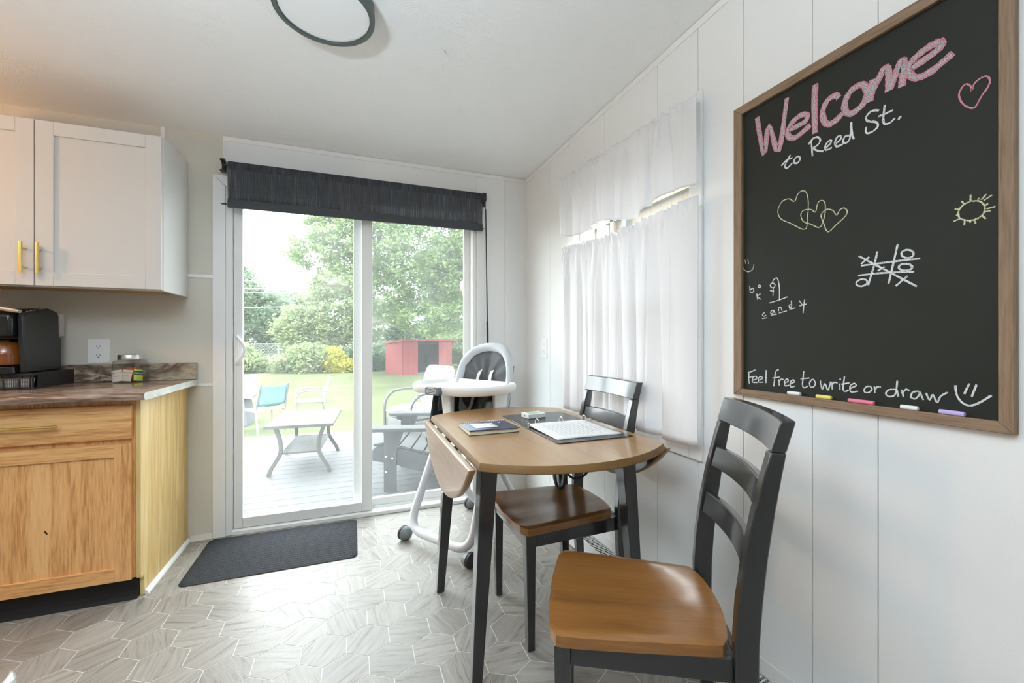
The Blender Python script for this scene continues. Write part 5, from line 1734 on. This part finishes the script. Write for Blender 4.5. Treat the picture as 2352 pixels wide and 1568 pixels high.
# adirondack chair, front is local -Y
adm = mat('grey_poly_lumber', (0.044, 0.043, 0.045), 0.55, bump=0.1, bscale=120)
ad = thing('adirondack_chair', 'grey slatted garden chair with a cup holder in its arm, close behind the fixed glass', 'chair', (0.68, 3.85, ZD), math.radians(-107.2), local=True)
for sx in (-1, 1):
    bx('front_leg', adm, ad, sx * 0.345 - 0.018, sx * 0.345 + 0.018, -0.355, -0.255, 0, 0.505, 0.004)
    MB().prism([(-0.262, 0.32), (-0.255, 0.32), (-0.19, 0.505), (-0.262, 0.505)], sx * 0.368 - 0.015, sx * 0.368 + 0.015, 'x').build('arm_bracket', adm, ad, 0.003)
    st2 = [(-0.455, 0.245), (-0.47, 0.30), (-0.45, 0.345), (-0.41, 0.372), (-0.34, 0.372), (-0.05, 0.30), (0.30, 0.20), (0.50, 0.10), (0.53, 0.0), (0.40, 0.0), (0.10, 0.10), (-0.28, 0.215)]
    MB().prism(st2, sx * 0.302 - 0.018, sx * 0.302 + 0.018, 'x').build('side_rail', adm, ad, 0.004)
    arm = []
    for k in range(9):
        a = PI * k / 8
        arm.append((sx * 0.36 + 0.075 * math.cos(a + PI), -0.43 - 0.045 * math.sin(a)))
    arm = [(sx * 0.36 - 0.075, 0.0), (sx * 0.36 - 0.075, -0.43)] + [(sx * 0.36 - 0.075 * math.cos(PI * k / 8), -0.43 - 0.05 * math.sin(PI * k / 8)) for k in range(1, 8)] + [(sx * 0.36 + 0.075, -0.43), (sx * 0.36 + 0.075, 0.0), (sx * 0.36 + 0.04, 0.33), (sx * 0.36 - 0.04, 0.33)]
    ao = MB().prism(arm, 0.505, 0.535, 'z').build('arm', adm, ad, 0.006)
    bx('rear_leg', adm, ad, sx * 0.345 - 0.018, sx * 0.345 + 0.018, 0.20, 0.28, 0, 0.505, 0.004)
    for yy, zz in ((-0.335, 0.29), (-0.285, 0.275), (-0.335, 0.165)):
        MB().lathe([(0.0085, 0), (0.0085, 0.003), (0.004, 0.006)], 12, Matrix.Translation((sx * 0.363, yy, zz)) @ Matrix.Rotation(sx * PI / 2, 4, 'Y')).build('bolt', M['steel'], ad)
    if sx < 0:
        MB().lathe([(0.038, 0.462), (0.044, 0.50), (0.048, 0.5355), (0.043, 0.5365), (0.040, 0.50), (0.034, 0.468), (0.0, 0.468)], 20, Matrix.Translation((-0.36, -0.36, 0)), cap=False).build('cup_holder', adm, ao)
for k in range(6):
    y = -0.40 + k * 0.104
    z = 0.375 - 0.24 * max(0, (y + 0.34)) if y > -0.36 else 0.372
    Ms = Matrix.Translation((0, y, z)) @ Matrix.Rotation(-0.235 if k else 0.15, 4, 'X')
    MB().box(-0.325, 0.325, -0.0475, 0.0475, 0, 0.02, Ms).build('seat_slat', adm, ad, 0.004)
for k in range(5):
    x = (k - 2) * 0.112
    Ms = Matrix.Translation((x, 0.17, 0.26)) @ Matrix.Rotation(-0.42, 4, 'X')
    h_ = 0.74 - 0.035 * (k - 2) ** 2
    MB().prism([(-0.05, 0), (0.05, 0), (0.052, h_ - 0.03), (0.03, h_), (-0.03, h_), (-0.052, h_ - 0.03)], -0.01, 0.01, 'y', Ms).build('back_slat', adm, ad, 0.004)
bx('back_brace', adm, ad, -0.36, 0.36, 0.30, 0.335, 0.47, 0.505, 0.003)

# cushioned wicker lounge chair behind it, front is local -Y
lcm = mat('cream_cushion', (0.70, 0.68, 0.63), 0.9, bump=0.1, bscale=30)
lc = thing('lounge_chair', 'wicker lounge chair with white cushions and bent metal arms', 'chair', (0.75, 5.10, ZD), math.radians(-67), local=True)
for sx in (-1, 1):
    ap = fillet([(sx * 0.30, -0.30, 0.0), (sx * 0.30, -0.31, 0.60), (sx * 0.30, -0.05, 0.655), (sx * 0.30, 0.28, 0.62), (sx * 0.29, 0.36, 0.40)], 0.17, 8)
    MB().tube(ap, 0.017, sec=[(1.2, 0.7), (-1.2, 0.7), (-1.2, -0.7), (1.2, -0.7)]).build('arm', alu, lc, 0.002, smooth=60)
    MB().tube([(sx * 0.29, 0.24, 0.30), (sx * 0.29, 0.34, 0.0)], 0.016, 8).build('rear_leg', alu, lc)
MB().box(-0.28, 0.28, -0.29, 0.30, 0.22, 0.33).build('seat_base', wick, lc, 0.01)
Ms = Matrix.Translation((0, 0.27, 0.33)) @ Matrix.Rotation(-0.25, 4, 'X')
MB().box(-0.28, 0.28, -0.02, 0.02, 0, 0.50, Ms).build('back_frame', wick, lc, 0.01)


def cushion(name, w, d, h, Mx):
    n = 14
    rows_t, rows_b = [], []
    for j in range(n + 1):
        v = -1 + 2 * j / n
        rt, rb2 = [], []
        for i in range(n + 1):
            u = -1 + 2 * i / n
            q = (1 - abs(u) ** 4) ** 0.4 * (1 - abs(v) ** 4) ** 0.4 if abs(u) < 1 and abs(v) < 1 else 0
            x, y = w * u * (1 - 0.03 * abs(v) ** 3), d * v * (1 - 0.03 * abs(u) ** 3)
            rt.append(tuple(Mx @ Vector((x, y, h * q))))
            rb2.append(tuple(Mx @ Vector((x, y, -h * q))))
        rows_t.append(rt)
        rows_b.append(rb2)
    b_ = MB()
    b_.grid(rows_t)
    b_.grid([r[::-1] for r in rows_b])
    return b_.build(name, lcm, lc, smooth=80)


cushion('seat_cushion', 0.275, 0.30, 0.075, Matrix.Translation((0, -0.02, 0.405)))
cushion('back_cushion', 0.27, 0.25, 0.085, Matrix.Translation((0, 0.24, 0.69)) @ Matrix.Rotation(PI / 2 - 0.25, 4, 'X'))

# ------------------------------------------------------------------ furniture on the lawn
lt_al = mat('pale_grey_metal', (0.20, 0.20, 0.205), 0.4, 0.2)


def sling_chair(label, loc, rz, colr, nm):
    c = thing('garden_chair', label, 'chair', loc, math.radians(rz), group='sling chairs on the lawn', local=True)
    for sx in (-1, 1):
        x = sx * 0.27
        MB().tube(fillet([(x, 0.34, 0.0), (x, 0.24, 0.42), (x * 0.93, 0.40, 0.93)], 0.08), 0.016, 8).build('back_post', lt_al, c)
        MB().tube(fillet([(x, -0.27, 0.0), (x, -0.28, 0.63), (x, 0.06, 0.66), (x, 0.30, 0.62)], 0.14), 0.015, 8).build('arm', lt_al, c)
        MB().tube([(x, -0.27, 0.41), (x, 0.24, 0.40)], 0.013, 8).build('seat_rail', lt_al, c)
    sm = cloth(nm, colr, 0.3)
    MB().grid([[(-0.255 + 0.51 * i / 8, -0.27 + 0.50 * j / 6, 0.415 - 0.035 * math.sin(PI * i / 8) * math.sin(PI * j / 6)) for i in range(9)] for j in range(7)]).build('seat_sling', sm, c, smooth=80, solid=0.003)
    MB().grid([[(-0.25 + 0.50 * i / 8, 0.262 + 0.13 * j / 6 + 0.03 * math.sin(PI * i / 8), 0.50 + 0.42 * j / 6 - (0.05 * math.sin(PI * i / 8) if j == 6 else 0)) for i in range(9)] for j in range(7)]).build('back_sling', sm, c, smooth=80, solid=0.003)
    MB().tube([(-0.255, 0.275, 0.5), (0.255, 0.275, 0.5)], 0.012, 8).build('cross_bar', lt_al, c)
    return c


sling_chair('garden chair with a pale turquoise sling seen from behind on the lawn', (-1.60, 9.25, ZG), 215, (0.26, 0.46, 0.47), 'turquoise_sling')
sling_chair('garden chair with a pale grey sling seen from the side, right of the turquoise one', (-0.88, 10.2, ZG), -82, (0.30, 0.31, 0.32), 'grey_sling')
ft = thing('fire_table', 'grey tapered patio table with a pale flat top under the white chest', 'table', (-2.35, 10.2, ZG))
MB().hexa([(-2.72, 9.8, ZG), (-1.98, 9.8, ZG), (-1.98, 10.6, ZG), (-2.72, 10.6, ZG)], [(-2.62, 9.9, ZG + 0.58), (-2.08, 9.9, ZG + 0.58), (-2.08, 10.5, ZG + 0.58), (-2.62, 10.5, ZG + 0.58)]).build('base', mat('slate_grey_panel', (0.085, 0.09, 0.10), 0.6), ft, 0.01)
bx('top', lt_al, ft, -2.80, -1.88, 9.75, 10.65, ZG + 0.58, ZG + 0.64, 0.01)
ck = thing('storage_chest', 'white chest standing on the grey fire table', 'chest', (-2.35, 10.3, ZG + 0.64))
bx('body', M['white_plastic'], ck, -2.75, -1.95, 10.15, 10.55, ZG + 0.641, ZG + 0.93, 0.02)
bx('lid', M['white_plastic'], ck, -2.76, -1.94, 10.14, 10.56, ZG + 0.932, ZG + 0.99, 0.02)

# red shed, its front open, at the far right of the lawn
red = mat('faded_red_boards', (0.17, 0.022, 0.020), 0.8, var=0.15, vscale=3)
shd = mat('shed_inside', (0.12, 0.115, 0.11), 0.9)
sd = thing('garden_shed', 'small red open-fronted shed under the trees at the back of the lawn', 'shed', (3.9, 22.4, ZG))
Msd = Matrix.Translation((2.25, 21.0, ZG)) @ Matrix.Rotation(math.radians(20), 4, 'Z')
W_, D_, H_ = 2.78, 1.9, 1.62
for k in range(3):
    MB().box(0.0 + k * 0.27, 0.263 + k * 0.27, -0.03, 0.0, 0.0, H_, Msd).build('plank', red, sd)
    MB().box(W_ - 0.78 + k * 0.26, W_ - 0.527 + k * 0.26, -0.03, 0.0, 0.0, H_, Msd).build('plank', red, sd)
for k in range(5):
    MB().box(-0.03, 0.0, k * 0.38, k * 0.38 + 0.373, 0.0, H_ - 0.12 * k / 4, Msd).build('plank', red, sd)
    MB().box(W_, W_ + 0.03, k * 0.38, k * 0.38 + 0.373, 0.0, H_ - 0.12 * k / 4, Msd).build('plank', red, sd)
MB().box(0, W_, D_ - 0.03, D_, 0, H_ - 0.13, Msd).build('back_wall', shd, sd)
MB().box(0, W_, 0.0, D_ - 0.03, 0.0, 0.04, Msd).build('shed_floor', shd, sd)
MB().hexa([(-0.12, -0.15, H_ + 0.02), (W_ + 0.12, -0.15, H_ + 0.02), (W_ + 0.12, D_ + 0.1, H_ - 0.12), (-0.12, D_ + 0.1, H_ - 0.12)], [(-0.12, -0.15, H_ + 0.12), (W_ + 0.12, -0.15, H_ + 0.12), (W_ + 0.12, D_ + 0.1, H_ - 0.05), (-0.12, D_ + 0.1, H_ - 0.05)], Msd).build('roof', red, sd)
for a0, a1 in (((1.3, 0.6, 0.05), (1.9, 0.5, 1.3)), ((1.9, 0.9, 0.05), (1.6, 0.9, 1.4))):
    tl = MB().cyl(Msd @ Vector(a0), Msd @ Vector(a1), 0.018, 6)
    tl.build('leaning_pole', M['dark'], sd)

# chain-link fence at the back
fc = thing('chain_link_fence', 'grey chain-link fence half lost in the bushes at the back of the lawn', 'fence', (-1, 28.6, ZG))
fmx = mat('galvanised_steel', (0.45, 0.46, 0.46), 0.5, 0.6)
for k in range(9):
    x = -14.4 + k * 3.4
    MB().cyl((x, 28.6, ZG), (x, 28.6, ZG + 1.5), 0.045, 8).build('post', fmx, fc)
MB().cyl((-14.4, 28.6, ZG + 1.45), (12.8, 28.6, ZG + 1.45), 0.03, 6).build('top_rail', fmx, fc)
cw = MB()
for k in range(150):
    x = -14.4 + k * 0.18
    for s in (-1, 1):
        a = (x, 28.62, ZG + 0.05)
        b_ = (x + s * 1.35, 28.62, ZG + 1.42)
        cw.add([a, (a[0] + 0.012, a[1], a[2]), (b_[0] + 0.012, b_[1], b_[2]), b_, (a[0], a[1] + 0.008, a[2]), (a[0] + 0.012, a[1] + 0.008, a[2]), (b_[0] + 0.012, b_[1] + 0.008, b_[2]), (b_[0], b_[1] + 0.008, b_[2])], [(0, 1, 2, 3), (7, 6, 5, 4), (0, 4, 5, 1), (3, 2, 6, 7), (0, 3, 7, 4), (1, 5, 6, 2)])
cwo = cw.build('wire_mesh', fmx, fc, smooth=0, fixn=False)
cwo['kind'] = 'stuff'

# overhead lines on two poles out of view
pm_ = mat('weathered_pole', (0.16, 0.13, 0.10), 0.9)
for x, lab in ((-30.0, 'wooden utility pole beyond the trees, left end of the overhead lines'), (24.0, 'wooden utility pole beyond the trees, right end of the overhead lines')):
    p = thing('utility_pole', lab, 'pole', (x, 28.4, ZG), group='utility poles')
    MB().cyl((x, 28.4, ZG), (x, 28.4, 7.2), 0.14, 10, 0.10).build('pole', pm_, p)
    bx('cross_arm', pm_, p, x - 0.06, x + 0.06, 27.4, 29.4, 6.5, 6.62)
for z, lab in ((4.45, 'topmost overhead line crossing in front of the far left trees'), (3.98, 'second overhead line crossing in front of the far left trees'), (3.74, 'third overhead line crossing in front of the far left trees'), (2.88, 'lowest overhead line crossing in front of the far left trees')):
    pts = [(-30 + 54 * t, 28.26, z + 0.055 * (-23 + 54 * t) + 0.5 * (4 * (t - 0.45) ** 2)) for t in [k / 30 for k in range(31)]]
    o = MB().tube(pts, 0.020, 5).build('overhead_line', mat('grey_cable', (0.36, 0.36, 0.37), 0.5), None)
    tag(o, lab, 'cable', 'overhead lines')

# ------------------------------------------------------------------ trees and bushes
RNG = np.random.default_rng(7)


def foliage(name, m, blobs, n, size, parent):
    """thousands of small leaves gathered in clumps inside the given ellipsoids"""
    C_, R_ = [], []
    vol = np.array([b_[3] * b_[4] * b_[5] for b_ in blobs]) ** 0.75
    pick = RNG.choice(len(blobs), n // 34 + 1, p=vol / vol.sum())
    B = np.array(blobs)
    d = RNG.normal(size=(len(pick), 3))
    d /= np.linalg.norm(d, axis=1)[:, None]
    rad = RNG.uniform(0.35, 1.0, len(pick)) ** 0.5
    cc = B[pick, :3] + d * B[pick, 3:6] * rad[:, None]
    k = RNG.integers(0, len(cc), n)
    cs_ = 2.1 * size
    ctr = cc[k] + RNG.normal(size=(n, 3)) * np.array([cs_, cs_, cs_ * 0.55])
    a = RNG.normal(size=(n, 3))
    a[:, 2] *= 0.5
    a /= np.linalg.norm(a, axis=1)[:, None]
    b_ = np.cross(a, RNG.normal(size=(n, 3)))
    b_ /= np.linalg.norm(b_, axis=1)[:, None]
    s = size * 1.2 * RNG.uniform(0.6, 1.25, n)[:, None]
    V = np.stack([ctr - a * s, ctr + b_ * s * 0.46, ctr + a * s, ctr - b_ * s * 0.46], 1).reshape(-1, 3)
    V[:, 2] = np.maximum(V[:, 2], ZG + 0.01)
    me = bpy.data.meshes.new(name)
    me.vertices.add(len(V))
    me.vertices.foreach_set('co', V.astype(np.float32).ravel())
    me.loops.add(len(V))
    me.loops.foreach_set('vertex_index', np.arange(len(V), dtype=np.int32))
    me.polygons.add(n)
    me.polygons.foreach_set('loop_start', np.arange(0, len(V), 4, dtype=np.int32))
    me.materials.append(m)
    me.update(calc_edges=True)
    me.validate()
    o = bpy.data.objects.new(name, me)
    link(o, parent)
    return o


bark = mat('tree_bark', (0.13, 0.105, 0.08), 0.9, bump=0.8, bscale=8)
L1 = leaf_mat('oak_leaves', (0.13, 0.195, 0.0845), (0.25, 0.312, 0.144))
L2 = leaf_mat('dull_green_leaves', (0.117, 0.176, 0.111), (0.213, 0.275, 0.175))
L3 = leaf_mat('light_green_leaves', (0.18, 0.235, 0.12), (0.315, 0.36, 0.195))
L4 = leaf_mat('yellow_green_leaves', (0.31, 0.31, 0.05), (0.45, 0.42, 0.09))


def tree(name, label, trunk, top, r, branches, m, blobs, n, size, cat='tree', group=None):
    t = thing(name, label, cat, (trunk[0], trunk[1], ZG), group=group)
    tw = MB()
    mid = ((trunk[0] * 2 + top[0]) / 3, (trunk[1] * 2 + top[1]) / 3, ZG + (top[2] - ZG) * 0.4)
    tw.tube([(trunk[0], trunk[1], ZG - 0.05), mid, top], [r * 1.25, r * 0.9, r * 0.4], 9)
    for b_ in branches:
        s = Vector((trunk[0], trunk[1], ZG)).lerp(Vector(top), b_[3])
        e = Vector(b_[:3])
        m_ = s.lerp(e, 0.5) + Vector((0, 0, 0.25))
        tw.tube([s, m_, e], [r * 0.42, r * 0.28, r * 0.08], 6)
    tw.build('trunk', bark, t)
    f = foliage('foliage', m, blobs, n, size, t)
    f['kind'] = 'stuff'
    return t


tree('oak_tree', 'big spreading oak filling the fixed pane, its low branches over the red shed', (0.42, 20.3), (1.2, 19.4, 6.5), 0.2,
     [(4.2, 18.2, 2.6, 0.4), (-1.6, 19.5, 3.4, 0.5), (4.6, 17.5, 4.6, 0.6), (0.2, 17.5, 5.8, 0.8), (2.6, 17.4, 1.5, 0.35)], L1,
     [(2.6, 18.2, 5.4, 3.2, 2.6, 2.6), (4.8, 18.0, 4.0, 2.4, 2.2, 2.0), (3.1, 17.6, 2.0, 1.9, 1.4, 0.75), (0.5, 18.6, 5.6, 2.2, 2.0, 2.2), (-1.3, 19.2, 4.7, 1.5, 1.2, 0.8), (1.2, 18.2, 3.0, 1.2, 1.2, 1.0), (6.2, 18.2, 6.0, 2.2, 2.2, 2.5), (-0.4, 19.0, 6.4, 1.6, 1.4, 1.0)], 82000, 0.070)
tree('leafy_tree', 'light green rounded tree left of the door stile, behind the bushes', (-2.2, 26.9), (-1.4, 26.7, 4.4), 0.18,
     [(-3.1, 26.7, 2.8, 0.5), (0.2, 26.7, 2.8, 0.5)], L3,
     [(-1.2, 26.5, 2.5, 2.1, 1.3, 1.7), (-2.9, 26.6, 1.7, 1.4, 1.1, 1.3), (0.3, 26.7, 2.1, 1.4, 1.1, 1.7), (-0.8, 26.6, 4.4, 1.6, 1.2, 1.0), (-1.8, 26.4, 0.6, 1.8, 0.9, 0.9)], 30000, 0.085)
tree('tall_tree', 'tall dull green tree at the far left, rising into the white sky', (-7.0, 31.2), (-6.6, 31.2, 5.8), 0.22,
     [(-8.2, 31.2, 4.2, 0.6), (-5.4, 31.2, 3.8, 0.5)], L2,
     [(-7.2, 31.2, 3.6, 1.9, 1.6, 2.3), (-8.4, 31.2, 5.2, 1.3, 1.2, 1.3), (-5.3, 31.2, 2.6, 1.7, 1.4, 1.9), (-6.6, 31.0, 1.2, 2.4, 1.4, 1.6)], 24000, 0.105)
tree('tall_tree', 'dull green tree between the far left tree and the light green one', (-4.3, 35.0), (-4.1, 35.0, 4.4), 0.2,
     [(-5.3, 35.0, 3.5, 0.6)], L2,
     [(-4.2, 35.0, 2.6, 2.3, 1.5, 2.2), (-2.7, 35.0, 3.7, 1.5, 1.2, 1.1), (-3.5, 34.8, 0.9, 2.8, 1.2, 1.4)], 20000, 0.105)
tree('background_tree', 'hazy green tree behind the red shed', (7.6, 31.8), (7.4, 31.8, 6.0), 0.24,
     [(6.0, 31.8, 4.2, 0.6)], L2,
     [(4.6, 31.8, 2.2, 2.6, 1.8, 2.6), (7.8, 31.8, 2.6, 2.8, 1.8, 3.0), (1.9, 31.6, 1.8, 2.0, 1.6, 2.2), (10.6, 31.8, 3.6, 2.6, 1.8, 3.2), (7.0, 31.4, 6.6, 3.0, 1.8, 2.2), (5.0, 31.6, 0.8, 3.6, 1.4, 1.6)], 40000, 0.13)


def bush(label, blobs, m, n, size, group='bushes along the fence'):
    c = blobs[0]
    t = thing('bush', label, 'bush', (c[0], c[1], ZG), group=group)
    sm = MB()
    for k in range(6):
        a = k * 1.05
        sm.tube([(c[0] + 0.05 * math.cos(a), c[1] + 0.05 * math.sin(a), ZG - 0.02), (c[0] + 0.5 * c[3] * math.cos(a), c[1] + 0.5 * c[4] * math.sin(a), ZG + 0.7 * (c[2] - ZG + c[5]))], [0.03, 0.008], 5)
    sm.build('stems', bark, t)
    f = foliage('foliage', m, blobs, n, size, t)
    f['kind'] = 'stuff'
    return t


bush('loose light green bush at the far left of the fence', [(-6.0, 25.6, 0.15, 1.3, 0.8, 0.85), (-5.0, 25.4, -0.1, 0.8, 0.7, 0.55)], L3, 8500, 0.08)
bush('spreading green bush in front of the chain-link fence', [(-2.2, 24.2, 0.1, 1.2, 0.8, 0.85), (-3.2, 24.8, -0.15, 0.8, 0.7, 0.5), (-1.4, 24.4, 0.0, 0.8, 0.7, 0.7)], L3, 10000, 0.075)
bush('yellow-green bush left of the door stile', [(-0.80, 23.9, -0.15, 0.62, 0.5, 0.52), (-0.45, 23.8, -0.3, 0.5, 0.45, 0.36), (-1.0, 23.9, 0.35, 0.35, 0.35, 0.3)], L4, 5500, 0.062)
bush('dark green bush left of the red shed', [(1.5, 24.6, 0.1, 1.1, 0.9, 0.95), (0.4, 24.9, 0.1, 1.0, 0.8, 0.9)], L2, 8000, 0.08)
bush('bright green bush behind the roof of the red shed', [(6.3, 26.0, 0.7, 1.8, 0.9, 1.1), (4.9, 25.9, 0.5, 1.5, 0.9, 1.0)], L3, 8500, 0.08)
bush('green bush right of the red shed', [(6.9, 23.0, 0.3, 1.0, 0.9, 1.2), (8.0, 22.8, 0.8, 1.3, 1.0, 1.6)], L3, 8000, 0.08)
